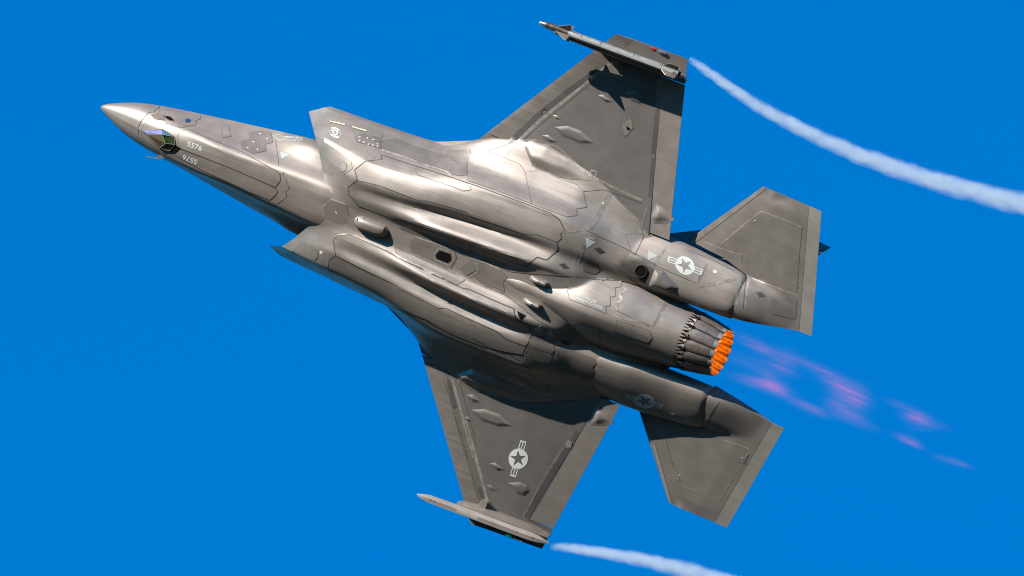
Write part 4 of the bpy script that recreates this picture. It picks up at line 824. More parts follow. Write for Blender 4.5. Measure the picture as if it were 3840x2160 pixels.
for n_, k_, a_, (O_, U_, W_) in DECALS:
    if k_ == 'text': V_, F_ = text_shape(a_); decal(n_, V_, F_, O_, U_, W_, step=.34)
    elif k_ == 'tri':
        decal(n_, [(0, 0), (1, 0), (0, 1)], [(0, 1, 2)], O_, U_, W_, 'mark2')
    elif k_ == 'roundel': decal(n_, *roundel_shape(), O_, U_, W_, step=.25)
    elif k_ == 'crest': decal(n_, *crest_shape(), O_, U_, W_, step=.4)
    elif k_ == 'hex': decal(n_, ngon(6), [tuple(range(6))], O_, U_, W_, step=3)
# white paint ticks at the panel fasteners
for i_, p_ in enumerate(FLECKS):
    q_, m_ = surf(SKIN2, p_); t_ = np.cross(m_, (0.3, 1, 0.1)); t_ /= np.linalg.norm(t_); b2_ = np.cross(m_, t_)
    a_ = i_ * 1.3; e1_ = t_ * math.cos(a_) + b2_ * math.sin(a_); e2_ = np.cross(m_, e1_)
    vs_ = [q_ + m_ * .004 + e1_ * x * .028 + e2_ * y * .028 for x, y in ((-1, -.25), (-.3, -.5), (.6, -.4), (1, .15), (.5, .35), (-.2, .3), (-.9, .45))]
    mesh_obj('paint_tick', vs_, [tuple(range(7))], M['mark'], JET, 0)

# ---------------------------------------------------------------- solid fittings
def lathe_x(name, prof, cy, cz, mats, parent, n=32, smooth=40, tilt=0.0, cap=True):
    """prof: list of (x, radius) turned about an axis parallel to x"""
    vs = []
    for x, r in prof:
        for i in range(n):
            a = 2 * math.pi * i / n; vs.append((x, cy + r * math.cos(a), cz + r * math.sin(a) + tilt * (x - prof[0][0])))
    f = grid_faces(len(prof), n, True)
    if cap: f.append(tuple(range(n))); f.append(tuple(range((len(prof) - 1) * n, len(prof) * n)))
    return mesh_obj(name, vs, f, mats, parent, smooth)
def prism(name, poly, thick, n, mats, parent, smooth=30):
    """3D polygon given thickness along n, with a chamfered rim"""
    p = np.array(poly, float); n = np.array(n, float); n /= np.linalg.norm(n); c = p.mean(0)
    inner = c + (p - c) * .93
    k = len(p); vs = list(p - n * thick * .25) + list(p + n * thick * .25) + list(inner + n * thick * .5) + list(inner - n * thick * .5)
    f = []
    for i in range(k):
        j = (i + 1) % k
        f += [(i, j, k + j, k + i), (k + i, k + j, 2*k + j, 2*k + i), (3*k + i, 3*k + j, j, i)]
    f += [tuple(range(2*k, 3*k)), tuple(range(4*k - 1, 3*k - 1, -1))]
    return mesh_obj(name, vs, f, mats, parent, smooth)
M['metal'] = paint('nozzle_metal', (0.150, 0.122, 0.104), 0.42, 0.5, 0.25, 0.35, 5)
M['metal2'] = paint('nozzle_metal_dark', (0.042, 0.037, 0.034), 0.42, 0.7, 0.3, 0.3, 5)
M['tab'] = paint('nozzle_tab_grey', (0.216, 0.204, 0.192), 0.45, 0.4)
M['white'] = paint('rail_light_grey', (0.300, 0.294, 0.270), 0.42, 0.15, 0.12, 0.12, 7)
M['missile'] = paint('missile_grey', (0.150, 0.152, 0.145), 0.42, 0.15, 0.16, 0.16, 9)
M['seeker'] = paint('missile_bare_metal', (0.204, 0.156, 0.120), 0.34, 0.85, 0.15, 0.2, 9)
M['fin'] = paint('missile_fin', (0.150, 0.126, 0.108), 0.45, 0.5)
M['sapphire'] = plain('window_blue', (0.012, 0.05, 0.16), 0.12, 0.3)

# nozzle -----------------------------------------------------------------
lm = bpy.data.materials.new('nozzle_liner_flamelit'); n_, l_, b_ = nodes_of(lm)
tc_ = n_.new('ShaderNodeTexCoord'); mp_ = n_.new('ShaderNodeMapping'); mp_.inputs['Scale'].default_value = (3, 14, 14)
no_ = n_.new('ShaderNodeTexNoise'); no_.inputs['Scale'].default_value = 1.6; no_.inputs['Detail'].default_value = 6
cr_ = n_.new('ShaderNodeValToRGB'); cr_.color_ramp.elements[0].position = .32; cr_.color_ramp.elements[0].color = (0.30, 0.030, 0.0, 1)
cr_.color_ramp.elements[1].position = .58; cr_.color_ramp.elements[1].color = (0.84, 0.19, 0.002, 1)
l_.new(tc_.outputs['Object'], mp_.inputs['Vector']); l_.new(mp_.outputs[0], no_.inputs['Vector']); l_.new(no_.outputs['Fac'], cr_.inputs['Fac'])
sx_ = n_.new('ShaderNodeSeparateXYZ'); l_.new(tc_.outputs['Object'], sx_.inputs[0])
ab_ = n_.new('ShaderNodeMath'); ab_.operation = 'ABSOLUTE'; l_.new(sx_.outputs['Y'], ab_.inputs[0])
mr_ = n_.new('ShaderNodeMapRange'); mr_.interpolation_type = 'SMOOTHSTEP'; mr_.inputs['From Min'].default_value = .045; mr_.inputs['From Max'].default_value = .098
mr_.inputs['To Min'].default_value = 1.0; mr_.inputs['To Max'].default_value = .22; l_.new(ab_.outputs[0], mr_.inputs['Value'])  # petal sides painted darker, as creases between the petals
sc_ = n_.new('ShaderNodeVectorMath'); sc_.operation = 'SCALE'; l_.new(cr_.outputs[0], sc_.inputs[0]); l_.new(mr_.outputs[0], sc_.inputs['Scale'])
l_.new(sc_.outputs[0], b_.inputs['Emission Color']); b_.inputs['Emission Strength'].default_value = 0.39  # emission stands for flame light falling on the petals
b_.inputs['Base Color'].default_value = (0.25, 0.09, 0.02, 1); b_.inputs['Roughness'].default_value = 0.6
M['liner'] = lm
M['core'] = plain('afterburner_core', (0.3, 0.1, 0.03), 0.6, 0.0, (1.0, 0.28, 0.03), 1.6)
NP = 15
lathe_x('nozzle_core', [(13.15, .60), (13.45, .575), (13.9, .47), (13.93, .455)], 0, 0, M['metal2'], JET, 60, 50, 0.0, False)
lathe_x('nozzle_gap', [(13.16, .605), (13.43, .602)], 0, 0, M['black'], JET, 60, 50, 0.0, False)
# saw-toothed fairing ring where the barrel ends
vs_ = []
NT = 54
for r0, r1, r2 in ((.627, .627, .610), (.612, .612, .598)):
    for t, x, r in ((0, 13.19, r0), (1, 13.19, r1), (.5, 13.335, r2)):
        a = 2 * math.pi * (t - .5) / NT; vs_.append((x, r * math.sin(a), r * math.cos(a)))
tooth_ = mesh_obj('serration_tooth', vs_, [(0, 1, 2), (3, 5, 4), (1, 4, 5, 2), (0, 2, 5, 3)], M['skin'], JET, 0)
for i in range(1, NT):
    t_ = link(tooth_.copy(), JET); t_.rotation_euler = (2 * math.pi * i / NT, 0, 0)
petal_me = None; seal_me = None; inner_me = None
for i in range(NP):
    a = 2 * math.pi * i / NP + .09
    if petal_me is None:
        def plate_pts(rows, thick):
            vs = []; nr = len(rows); nc = 7
            for k in (0, 1):
                for x, r, w in rows:
                    for j in range(nc):
                        t = (j / (nc - 1) - .5) * 2; rr = r - k * thick - .012 * t * t * abs(t)
                        y = t * w; vs.append((x, y, math.sqrt(max(rr * rr - y * y, 1e-4))))
            f = grid_faces(nr, nc) + [tuple(reversed(q)) for q in grid_faces(nr, nc, False, nr * nc)]
            b = [j for j in range(nc)] + [i_ * nc + nc - 1 for i_ in range(1, nr)] + [(nr - 1) * nc + j for j in range(nc - 2, -1, -1)] + [i_ * nc for i_ in range(nr - 2, 0, -1)]
            for p, q in zip(b, b[1:] + b[:1]): f.append((p, q, q + nr * nc, p + nr * nc))
            return vs, f
        v, f = plate_pts([(13.36, .612, .085), (13.42, .610, .110), (13.7, .565, .100), (13.93, .512, .088), (13.945, .505, .086)], .02)
        o = mesh_obj('nozzle_petal', v, f, M['metal'], JET, 30); petal_me = o.data
        v, f = plate_pts([(13.90, .525, .070), (13.985, .506, .062)], .016)
        tb = mesh_obj('petal_tab', v, f, M['tab'], o, 30); tab_me = tb.data
        # spikes at the front of the petal
        sv = []; sf = []
        for t in (-.5, .5):
            k = len(sv); y = t * .11
            sv += [(13.375, y - .048, .607), (13.375, y + .048, .607), (13.25, y, .612), (13.375, y, .622)]; sf += [(k, k+3, k+2), (k+3, k+1, k+2), (k, k+1, k+3), (k, k+2, k+1)]
        sp = mesh_obj('petal_spike', sv, sf, M['metal'], o, 0); spk_me = sp.data
        v, f = plate_pts([(13.42, .588, .045), (13.7, .545, .045), (13.95, .492, .04)], .015)
        s = mesh_obj('seal_petal', v, f, M['metal2'], JET, 30); seal_me = s.data
        # inner petal: a pointed leaf, flame light painted on as emission
        iv = []; 
        for x, r, w in ((13.35, .40, .105), (13.7, .445, .106), (13.95, .474, .106), (13.99, .476, .060), (14.02, .478, .0)):
            for t in (-1, -.5, 0, .5, 1): y = t * w; iv.append((x, y, math.sqrt(r * r - y * y) - .014 * abs(t)))
        o3 = mesh_obj('inner_petal', iv, grid_faces(5, 5), M['liner'], JET, 30); inner_me = o3.data
        so = o3.modifiers.new('thickness', 'SOLIDIFY'); so.thickness = .008
    else:
        o = link(bpy.data.objects.new('nozzle_petal', petal_me), JET)
        tb = link(bpy.data.objects.new('petal_tab', tab_me), o)
        sp = link(bpy.data.objects.new('petal_spike', spk_me), o)
        s = link(bpy.data.objects.new('seal_petal', seal_me), JET)
        o3 = link(bpy.data.objects.new('inner_petal', inner_me), JET)
        so = o3.modifiers.new('thickness', 'SOLIDIFY'); so.thickness = .008
    o.rotation_euler = (a, 0, 0); s.rotation_euler = (a + math.pi / NP, 0, 0); o3.rotation_euler = (a + math.pi / NP, 0, 0)
lathe_x('afterburner', [(13.30, .01), (13.31, .46), (13.32, .46)], 0, 0, M['core'], JET, 48, 0)

# chin sensor window ------------------------------------------------------
def raised(p, k): return np.array(p) + VIEW * k
rim = [raised(p, .012) for p in POINTS['eots_rim']]       # T0 T1 T2 right low tip
T0_, T1_, T2_, RT_, LO_, TP_ = rim
M1_, M0_, AP_, M2_ = (np.array(EOTS_IN[k]) for k in ('M1', 'M0', 'apex', 'M2'))
TP_ = raised(POINTS['eots_rim'][5], .05); LO_ = raised(POINTS['eots_rim'][4], .03); RT_ = raised(POINTS['eots_rim'][3], .03)
def pane_reflection_mat(name, c0, c1, sc=4):  # what each pane reflects is painted into its base colour
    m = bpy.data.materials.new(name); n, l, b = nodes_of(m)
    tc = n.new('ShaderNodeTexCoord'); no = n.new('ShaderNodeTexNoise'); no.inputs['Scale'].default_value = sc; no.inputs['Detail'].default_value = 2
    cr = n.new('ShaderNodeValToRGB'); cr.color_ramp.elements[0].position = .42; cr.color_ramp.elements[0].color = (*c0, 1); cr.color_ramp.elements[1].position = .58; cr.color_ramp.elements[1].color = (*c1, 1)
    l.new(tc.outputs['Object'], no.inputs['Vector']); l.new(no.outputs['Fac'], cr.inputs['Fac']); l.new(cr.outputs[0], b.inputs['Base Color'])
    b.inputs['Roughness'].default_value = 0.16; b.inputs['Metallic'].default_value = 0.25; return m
EO = mesh_obj('sensor_turret', [], [], M['edge'], JET, 0)
ev = [T0_, T1_, T2_, RT_, LO_, TP_, M1_, M0_, AP_, M2_]
edge_pairs = [(0, 1), (1, 2), (2, 3), (3, 4), (4, 5), (5, 0), (7, 6), (1, 6), (6, 8), (8, 5), (8, 3), (9, 2), (7, 5)]
bm_ = bmesh.new()
for a, b in edge_pairs:
    p, q = Vector(ev[a]), Vector(ev[b]); d = (q - p).normalized(); s1 = d.cross(Vector(VIEW)).normalized() * .009; s2 = d.cross(s1).normalized() * .009
    r = [bm_.verts.new(p + s1), bm_.verts.new(p + s2), bm_.verts.new(p - s1), bm_.verts.new(p - s2), bm_.verts.new(q + s1), bm_.verts.new(q + s2), bm_.verts.new(q - s1), bm_.verts.new(q - s2)]
    for i in range(4): bm_.faces.new((r[i], r[(i + 1) % 4], r[4 + (i + 1) % 4], r[4 + i]))
bm_.to_mesh(EO.data); bm_.free()
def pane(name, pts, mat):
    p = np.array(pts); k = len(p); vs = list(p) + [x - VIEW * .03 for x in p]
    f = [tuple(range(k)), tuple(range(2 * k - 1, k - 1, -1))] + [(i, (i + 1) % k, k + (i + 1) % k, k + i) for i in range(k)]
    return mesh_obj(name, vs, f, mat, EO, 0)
pane('window_pane', [T0_, T1_, M1_, M0_], pane_reflection_mat('reflection_violet', (.075, .08, .19), (.12, .13, .26)))
pane('window_pane', [T1_, T2_, M2_, M1_], pane_reflection_mat('reflection_blue', (.015, .06, .15), (.04, .11, .20)))
pane('window_pane', [M0_, M1_, AP_, TP_], pane_reflection_mat('reflection_red_green', (.09, .045, .04), (.05, .065, .02), 3))
pane('window_pane', [M2_, T2_, RT_, AP_], pane_reflection_mat('reflection_green', (.006, .016, .006), (.025, .042, .012), 6))
pane('window_pane', [TP_, AP_, RT_, LO_], pane_reflection_mat('reflection_brown', (.05, .03, .012), (.10, .07, .03), 8))
mesh_obj('turret_base', [x - VIEW * .035 for x in (T0_, T1_, T2_, RT_, LO_, TP_)] + [x - VIEW * .2 for x in (T0_, T1_, T2_, RT_, LO_, TP_)], [tuple(range(6))] + [(i, (i + 1) % 6, 6 + (i + 1) % 6, 6 + i) for i in range(6)], M['black'], EO, 0)
def patch(name, pts, mat, lift=.012, T=None, parent=None):
    return panel(name, mat, .008, pts, T or SKIN2, parent, lift, .05)
patch('turret_recess', POINTS['eots_black'], 'black', .014)
patch('sensor_window', POINTS['pent'], 'sapphire')
M['brownpane'] = plain('window_brown', (.17, .13, .10), .25, .3)
patch('sensor_window', POINTS['trap'], 'brownpane')
patch('sensor_window', POINTS['arc'], 'black')
patch('vent_opening_shade', POINTS['hole'], 'black', .006)  # flush black panels, the dark inside these openings painted on
patch('drain_opening_shade', POINTS['notch'], 'black', .006)
patch('drain_opening_shade', POINTS['holew'], 'black', .02)
# pitot-like antenna hook under the chin
p_ = np.array(POINTS['antenna'][0]); q_, m_ = surf(SKIN, p_)
hk = [(0, -.05, .045), (.0, .03, .042), (-.03, .08, .036), (-.10, .11, .030), (-.20, .135, .022), (-.29, .16, .008)]
vs_ = []
m2_ = np.array([0, .62, -.78]); m2_ /= np.linalg.norm(m2_)
for dx, h, r in hk:
    for i in range(8):
        a = math.pi * i / 4; vs_.append(q_ + m2_ * (h + r * .6 * math.sin(a)) + np.array([dx + r * math.cos(a) * (1.6 if h < .05 else .8), 0, 0]))
mesh_obj('antenna', vs_, grid_faces(len(hk), 8, True) + [tuple(range(40, 48))], M['edge'], JET, 50)

# belly pod with a small window -------------------------------------------
pd = [(6.07, .05, .05), (6.11, .10, .125), (6.22, .135, .180), (6.30, .140, .190), (6.64, .140, .190), (6.74, .12, .15), (6.82, .06, .06)]
vs_ = []
for x, w, h in pd:
    for i in range(17):
        a = math.pi * i / 16; c, s = math.cos(a), math.sin(a)
        vs_.append((x, w * math.copysign(abs(c) ** .75, c), -.765 - h * abs(s) ** .75))
pod = mesh_obj('belly_pod', vs_, grid_faces(len(pd), 17) + [tuple(range(17)), tuple(range(6 * 17, 7 * 17))], M['skin'], JET, 25)
PODT = make_bvh([pod])
for x0 in (6.27, 6.63):
    rr = [k for k in range(17)]
    vs_ = []
    for dx in (0, .012):
        for i in range(17):
            a = math.pi * i / 16; c, s = math.cos(a), math.sin(a)
            vs_.append((x0 + dx, .140 * math.copysign(abs(c) ** .75, c), -.765 - .185 * abs(s) ** .75))
    mesh_obj('pod_seam', vs_, grid_faces(2, 17), M['seam'], pod, 0)
wq = [(6.09, -.055, -.825), (6.13, -.02, -.865), (6.17, -.045, -.900), (6.145, -.085, -.865)]
mesh_obj('pod_window', [np.array(w) + VIEW * .035 for w in wq] + [np.array(w) for w in wq], [(0, 1, 2, 3), (0, 1, 5, 4), (1, 2, 6, 5), (2, 3, 7, 6), (3, 0, 4, 7)], M['sapphire'], pod, 0)

# two blade antennas ahead of the hook bay
for y0 in (-.25, .235):
    bl = [(9.93, .012, .015), (9.97, .05, .07), (10.06, .058, .135), (10.16, .050, .165), (10.28, .050, .165), (10.33, .050, .16), (10.37, .03, .05)]
    vs_ = []
    for x, w, h in bl:
        for i in range(13):
            a = math.pi * i / 12; c, s = math.cos(a), math.sin(a)
            vs_.append((x, y0 + w * math.copysign(abs(c) ** .6, c), -.80 - h * abs(s) ** .6))
    bo = mesh_obj('blade_antenna', vs_, grid_faces(len(bl), 13) + [tuple(range(6 * 13, 7 * 13))], M['tape'], JET, 45)
    vs_ = [(10.20 + .028 * math.cos(a), y0 + .028 * math.sin(a), -.80 - .168) for a in np.linspace(0, 2 * math.pi, 10, endpoint=False)] + [(10.20 + .014 * math.cos(a), y0 + .014 * math.sin(a), -.80 - .168) for a in np.linspace(0, 2 * math.pi, 10, endpoint=False)]
    mesh_obj('blade_mark', vs_, [(i, (i + 1) % 10, 10 + (i + 1) % 10, 10 + i) for i in range(10)], M['seam'], bo, 0)

# auxiliary exhaust: a sooty raised collar, the shade inside painted as a black disc
c_ = np.array(POINTS['exhaust'][0]); q_, m_ = surf(SKIN, c_)
t1_ = np.cross(m_, (0, 1, 0)); t1_ /= np.linalg.norm(t1_); t2_ = np.cross(m_, t1_)
M['soot'] = plain('soot_brown', (.020, .015, .012), .9)
M['soot'].node_tree.nodes['Principled BSDF'].inputs['Specular IOR Level'].default_value = .1
prof = [(.136, -.01), (.130, .020), (.120, .026), (.112, .018), (.106, .010)]
vs_ = [q_ + t1_ * r * math.cos(a) + t2_ * r * math.sin(a) + m_ * (h + .012) for r, h in prof for a in np.linspace(0, 2 * math.pi, 28, endpoint=False)]
xp_ = mesh_obj('exhaust_port', vs_, grid_faces(5, 28, True), M['soot'], JET, 40)
mesh_obj('exhaust_hole_shade', [q_ + t1_ * .107 * math.cos(a) + t2_ * .107 * math.sin(a) + m_ * .021 for a in np.linspace(0, 2 * math.pi, 28, endpoint=False)], [tuple(range(28))], M['black'], xp_, 0)
def wedge(V, poly):
    d = edge_dist(V, poly); return .075 * np.minimum(1, d / .10)
panel('exhaust_fairing', 'panel2', .008, POINTS['exfair'], SKIN, None, .01, .04, wedge)

# wing root blister with a blunt front, one a side
def root_blister(side):
    out = [(9.15, 2.16), (8.74, 2.52), (8.86, 2.63), (9.25, 2.68), (9.75, 2.60), (10.35, 2.36), (9.95, 2.24), (9.55, 2.16)]
    poly = [(x, side * y) for x, y in out]; V, F, B = clip_grid(poly, .045)
    P_ = np.array(poly); y = np.abs(V[:, 1])
    dmain = edge_dist(V, poly, range(1, 8)); dfr = edge_dist(V, poly, [0])
    h = .10 * sstep(-.02, .26, dmain) * np.minimum(1, dfr / .09) * sstep(10.5, 9.0, V[:, 0])
    vs = []; lo = []
    for v, hh in zip(V, h):
        r = SKIN.ray_cast(Vector((v[0], v[1], -1.5)), Vector((0, 0, 1)), 3); z = r[0][2] if r[0] else 0.0
        vs.append((v[0], v[1], z - hh - .006)); lo.append((v[0], v[1], z + .01))
    k = len(V); faces = list(F) + [(a, b, b + k, a + k) for a, b in B]
    return mesh_obj('wing_root_blister', vs + lo, faces, M['skin'], JET, 35)
for s_ in (-1, 1): root_blister(s_)
# flaperon hinge fairing
for s_ in (-1, 1):
    out = [(11.76, 2.10), (11.78, 2.42), (12.0, 2.36), (12.24, 2.22), (12.10, 2.08), (11.86, 2.00)]
    poly = [(x, s_ * y) for x, y in out]; V, F, B = clip_grid(poly, .04)
    h = .055 * sstep(0, .15, edge_dist(V, poly)) * sstep(12.3, 11.75, V[:, 0])
    z = wing_mid(V) - wing_h(V)
    k = len(V); mesh_obj('hinge_fairing', [(a[0], a[1], zz - hh - .004) for a, zz, hh in zip(V, z, h)] + [(a[0], a[1], zz + .02) for a, zz in zip(V, z)], list(F) + [(a, b, b + k, a + k) for a, b in B], M['skin'], JET, 40)

# outer pylons and launch rails ------------------------------------------
def wing_under(x, y):
    V = np.array([[x, y]]); return float((wing_mid(V) - wing_h(V))[0])
RY = 5.03
def swept_box(name, stations, mats, parent, smooth=25, n=None):
    """stations: x, then corner list of (y,z)"""
    vs = []; k = len(stations[0][1])
    for x, c in stations: vs += [(x, y, z) for y, z in c]
    f = grid_faces(len(stations), k, True) + [tuple(range(k)), tuple(range((len(stations) - 1) * k, len(stations) * k))]
    return mesh_obj(name, vs, f, mats, parent, smooth)
def rail_z(x): return -.305 + (x - 8.79) * .077
for s_ in (-1, 1):
    st = []
    for x, hw, cut in ((9.55, .015, .9), (9.85, .07, .25), (10.2, .085, 0), (10.9, .085, 0), (11.2, .08, .05), (11.55, .02, .6)):
        zt = wing_under(x, 4.99) + .03; zb = rail_z(x) + .05; zb = zb + (zt - zb) * cut * .75
        cy = 4.98; by = 5.02
        st.append((x, [(s_ * (cy + hw), zt), (s_ * (cy + hw * 1.1), zt - (zt - zb) * .5), (s_ * (by + hw * .9), zb), (s_ * (by - hw * .9), zb), (s_ * (cy - hw * 1.1), zt - (zt - zb) * .5), (s_ * (cy - hw), zt)]))
    py = swept_box('wing_pylon', st, M['edge'], JET, 30)
    # small bracket on the pylon shoulder
    st = [(x, [(s_ * (4.90 - w), wing_under(x, 4.8) - .005), (s_ * (4.90 - w), wing_under(x, 4.8) - h), (s_ * 4.93, wing_under(x, 4.8) - h * 1.25), (s_ * 4.94, wing_under(x, 4.8) - .005)]) for x, w, h in ((9.98, .06, .05), (10.02, .15, .13), (10.16, .15, .13), (10.36, .02, .02))]
    swept_box('pylon_bracket', st, M['edge'], py, 20)
    prof = [(8.79, .004, .004), (8.87, .026, .034), (9.05, .052, .062), (9.4, .056, .066), (11.25, .056, .066), (11.42, .05, .055), (11.62, .022, .022), (11.70, .004, .004)]
    st = []
    for x, w, h in prof:
        z = rail_z(x); sk = .3       # rails lean outwards
        pts = [(-w, h * .9), (w, h * .9), (w * 1.15, 0), (w * .8, -h), (-w * .8, -h), (-w * 1.15, 0)]
        st.append((x, [(s_ * (RY + a - b * sk), z + b) for a, b in pts]))
    rl = swept_box('launch_rail', st, M['edge'] if s_ < 0 else M['rail'], JET, 30)
    if s_ > 0:      # dark slot along the outer face of the empty rail, and its access covers
        st = [(x, [(RY + .052 + (.012 if x > 8.95 else 0), rail_z(x) - .030), (RY + .072, rail_z(x) - .012), (RY + .074, rail_z(x) + .012), (RY + .05, rail_z(x) + .026)]) for x in (8.95, 9.5, 10.2, 10.9, 11.45)]
        swept_box('rail_slot', st, M['black'], rl, 0)
        st = [(x, [(RY - .03, rail_z(x) - .0665), (RY + .03, rail_z(x) - .0665), (RY + .03, rail_z(x) - .06), (RY - .03, rail_z(x) - .06)]) for x in (9.7, 10.15)]
        swept_box('rail_cover', st, M['white'], rl, 0)
        for x in (9.2, 9.12, 11.0, 11.35):
            vs_ = [(x + .012 * math.cos(a), RY - .01 + .012 * math.sin(a), rail_z(x) - .0672) for a in np.linspace(0, 2 * math.pi, 8, endpoint=False)]
            mesh_obj('rail_bolt', vs_, [tuple(range(8))], M['black'], rl, 0)
# navigation lights under the wing tips
def navlight(s_, col):
    x0 = 10.62; y0 = 5.30; z0 = wing_under(x0, 5.28) - .004
    m = plain('lamp_' + col, {'red': (.22, .02, .018), 'green': (.01, .22, .07)}[col], .15, 0, {'red': (1, .08, .05), 'green': (.03, 1, .25)}[col], .04)
    st = [(x0 + dx, [(s_ * (y0 - w), wing_under(x0 + dx, 5.28)), (s_ * (y0 - w * .6), wing_under(x0 + dx, 5.28) - h), (s_ * (y0 + w * .6), wing_under(x0 + dx, 5.28) - h), (s_ * (y0 + w), wing_under(x0 + dx, 5.28))]) for dx, w, h in ((.02, .005, .004), (.07, .022, .02), (.13, .022, .02), (.17, .01, .006))]
    nl = swept_box('navigation_light', st, m, JET, 30)
    st = [(x0 + .21 + dx, [(s_ * (y0 - w), wing_under(x0 + .2, 5.28)), (s_ * (y0 - w * .6), wing_under(x0 + .2, 5.28) - h), (s_ * (y0 + w * .6), wing_under(x0 + .2, 5.28) - h), (s_ * (y0 + w), wing_under(x0 + .2, 5.28))]) for dx, w, h in ((0, .02, .02), (.05, .03, .03), (.16, .03, .025), (.2, .01, .006))]
    swept_box('lamp_lens', st, M['chrome'], nl, 30)
M['chrome'] = plain('lamp_lens', (.75, .75, .78), .12, .9)
navlight(-1, 'red'); navlight(1, 'green')

# ---------------------------------------------------------------- the missile carried under the port rail: a thing of its own
MIS = empty('missile', JET_M @ Matrix.Translation((8.55, -5.17, -.50)))
MIS['label'] = 'slim grey missile with a coppery nose hanging from the rail under the upper wing tip'
MIS['category'] = 'missile'
TL = .077
def msl(name, prof, mat, parent=MIS, n=28): return lathe_x(name, prof, 0, 0, mat, parent, n, 40, 0)
MIS.matrix_world = JET_M @ Matrix.Translation((8.55, -5.17, -.50)) @ Matrix.Rotation(-math.atan(TL), 4, 'Y')
def rq(*a): return list(a)
msl('seeker_head', rq((0.0, .034), (.02, .042), (.10, .060), (.16, .068), (.17, .064), (.22, .072), (.32, .072), (.62, .068)), M['seeker'])
msl('seeker_dome', rq((-.035, .008), (-.03, .019), (-.015, .031), (.004, .036)), M['chrome'])
msl('body', rq((.60, .066), (.62, .070), (2.92, .070), (3.0, .066)), M['missile'])
msl('motor_nozzle', rq((2.99, .05), (3.03, .048), (3.032, .03), (2.97, .02)), M['black'])
for x in (.88, 1.30, 2.02, 2.62):
    msl('body_band', rq((x, .0702), (x + .002, .0712), (x + .012, .0712), (x + .014, .0702)), M['seam'])
def mfin(name, pts, a, mat, r0=.055):
    """fin outline (x, radial)"""
    ca, sa = math.cos(a), math.sin(a)
    poly = [(x, (r0 + r) * ca, (r0 + r) * sa) for x, r in pts]
    return prism(name, poly, .014, (0, -sa, ca), mat, MIS, 20)
for k in range(4):
    a = rad(45 + 90 * k - 17)
    mfin('nose_fin', [(.32, 0), (.60, .17), (.64, .17), (.66, 0)], a, M['fin'])
    mfin('tail_fin', [(2.62, 0), (2.78, .125), (2.98, .125), (2.98, 0)], a, M['fin'])
st = [(x, [(-.02, -.075), (.02, -.075), (.024, -.064), (-.024, -.064)]) for x in (.66, 2.9)]
swept_box('cable_cover', st, M['white'], MIS, 0)

# soot fanned out round and behind the auxiliary exhaust
sm = bpy.data.materials.new('soot_stain'); n, l, b = nodes_of(sm)
tc = n.new('ShaderNodeTexCoord'); mp = n.new('ShaderNodeMapping'); c_ = POINTS['exhaust'][0]
mp.vector_type = 'TEXTURE'; mp.inputs['Location'].default_value = (c_[0] - .05, c_[1], c_[2]); mp.inputs['Scale'].default_value = (.50, .26, .34)
ln = n.new('ShaderNodeVectorMath'); ln.operation = 'LENGTH'
no = n.new('ShaderNodeTexNoise'); no.inputs['Scale'].default_value = 7; no.inputs['Detail'].default_value = 6
l.new(tc.outputs['Object'], mp.inputs['Vector']); l.new(mp.outputs[0], ln.inputs[0])
mp2 = n.new('ShaderNodeMapping'); mp2.inputs['Scale'].default_value = (.6, 2, 2); l.new(tc.outputs['Object'], mp2.inputs['Vector']); l.new(mp2.outputs[0], no.inputs['Vector'])
ad = n.new('ShaderNodeMath'); ad.operation = 'MULTIPLY_ADD'; l.new(no.outputs['Fac'], ad.inputs[0]); ad.inputs[1].default_value = .9; l.new(ln.outputs['Value'], ad.inputs[2])
mr = n.new('ShaderNodeMapRange'); mr.inputs['From Min'].default_value = .78; mr.inputs['From Max'].default_value = 1.50; mr.inputs['To Min'].default_value = .92; mr.inputs['To Max'].default_value = 0
l.new(ad.outputs[0], mr.inputs['Value']); l.new(mr.outputs[0], b.inputs['Alpha'])
b.inputs['Base Color'].default_value = (.012, .010, .009, 1); b.inputs['Roughness'].default_value = .7
M['stain'] = sm
q0, m0 = surf(SKIN2, c_); e1 = np.cross(m0, (0, 1, 0)); e1 /= np.linalg.norm(e1); e2 = np.cross(m0, e1)
e1 = e1 if e1[0] > 0 else -e1
V, F, B = clip_grid([(-.80, -.48), (.80, -.48), (.80, .48), (-.80, .48)], .05)
vs = []
for v in V:
    q, m = drop(SKIN2, q0 + e1 * v[0] + e2 * v[1], m0, .3); vs.append(q + m * .007)
mesh_obj('soot_stain', vs, F, M['stain'], JET, 60)

# ---------------------------------------------------------------- vapour and flame: real volumes behind the jet
def volume_mat(name):
    m = bpy.data.materials.new(name); m.use_nodes = True
    n, l = m.node_tree.nodes, m.node_tree.links
    for x in list(n): n.remove(x)
    out = n.new('ShaderNodeOutputMaterial'); tc = n.new('ShaderNodeTexCoord'); sx = n.new('ShaderNodeSeparateXYZ')
    l.new(tc.outputs['Object'], sx.inputs[0])
    def mt(op, a, b=None, c=None, clamp=False):
        q = n.new('ShaderNodeMath'); q.operation = op; q.use_clamp = clamp
        for i, v in enumerate((a, b, c)):
            if v is None: continue
            if isinstance(v, (int, float)): q.inputs[i].default_value = v
            else: l.new(v, q.inputs[i])
        return q.outputs[0]
    def nz(scale, detail, stretch, rough=.6):
        mp = n.new('ShaderNodeMapping'); mp.inputs['Scale'].default_value = stretch
        t = n.new('ShaderNodeTexNoise'); t.inputs['Scale'].default_value = scale; t.inputs['Detail'].default_value = detail; t.inputs['Roughness'].default_value = rough
        l.new(tc.outputs['Object'], mp.inputs['Vector']); l.new(mp.outputs[0], t.inputs['Vector']); return t.outputs['Fac']
    return m, n, l, out, sx.outputs, mt, nz
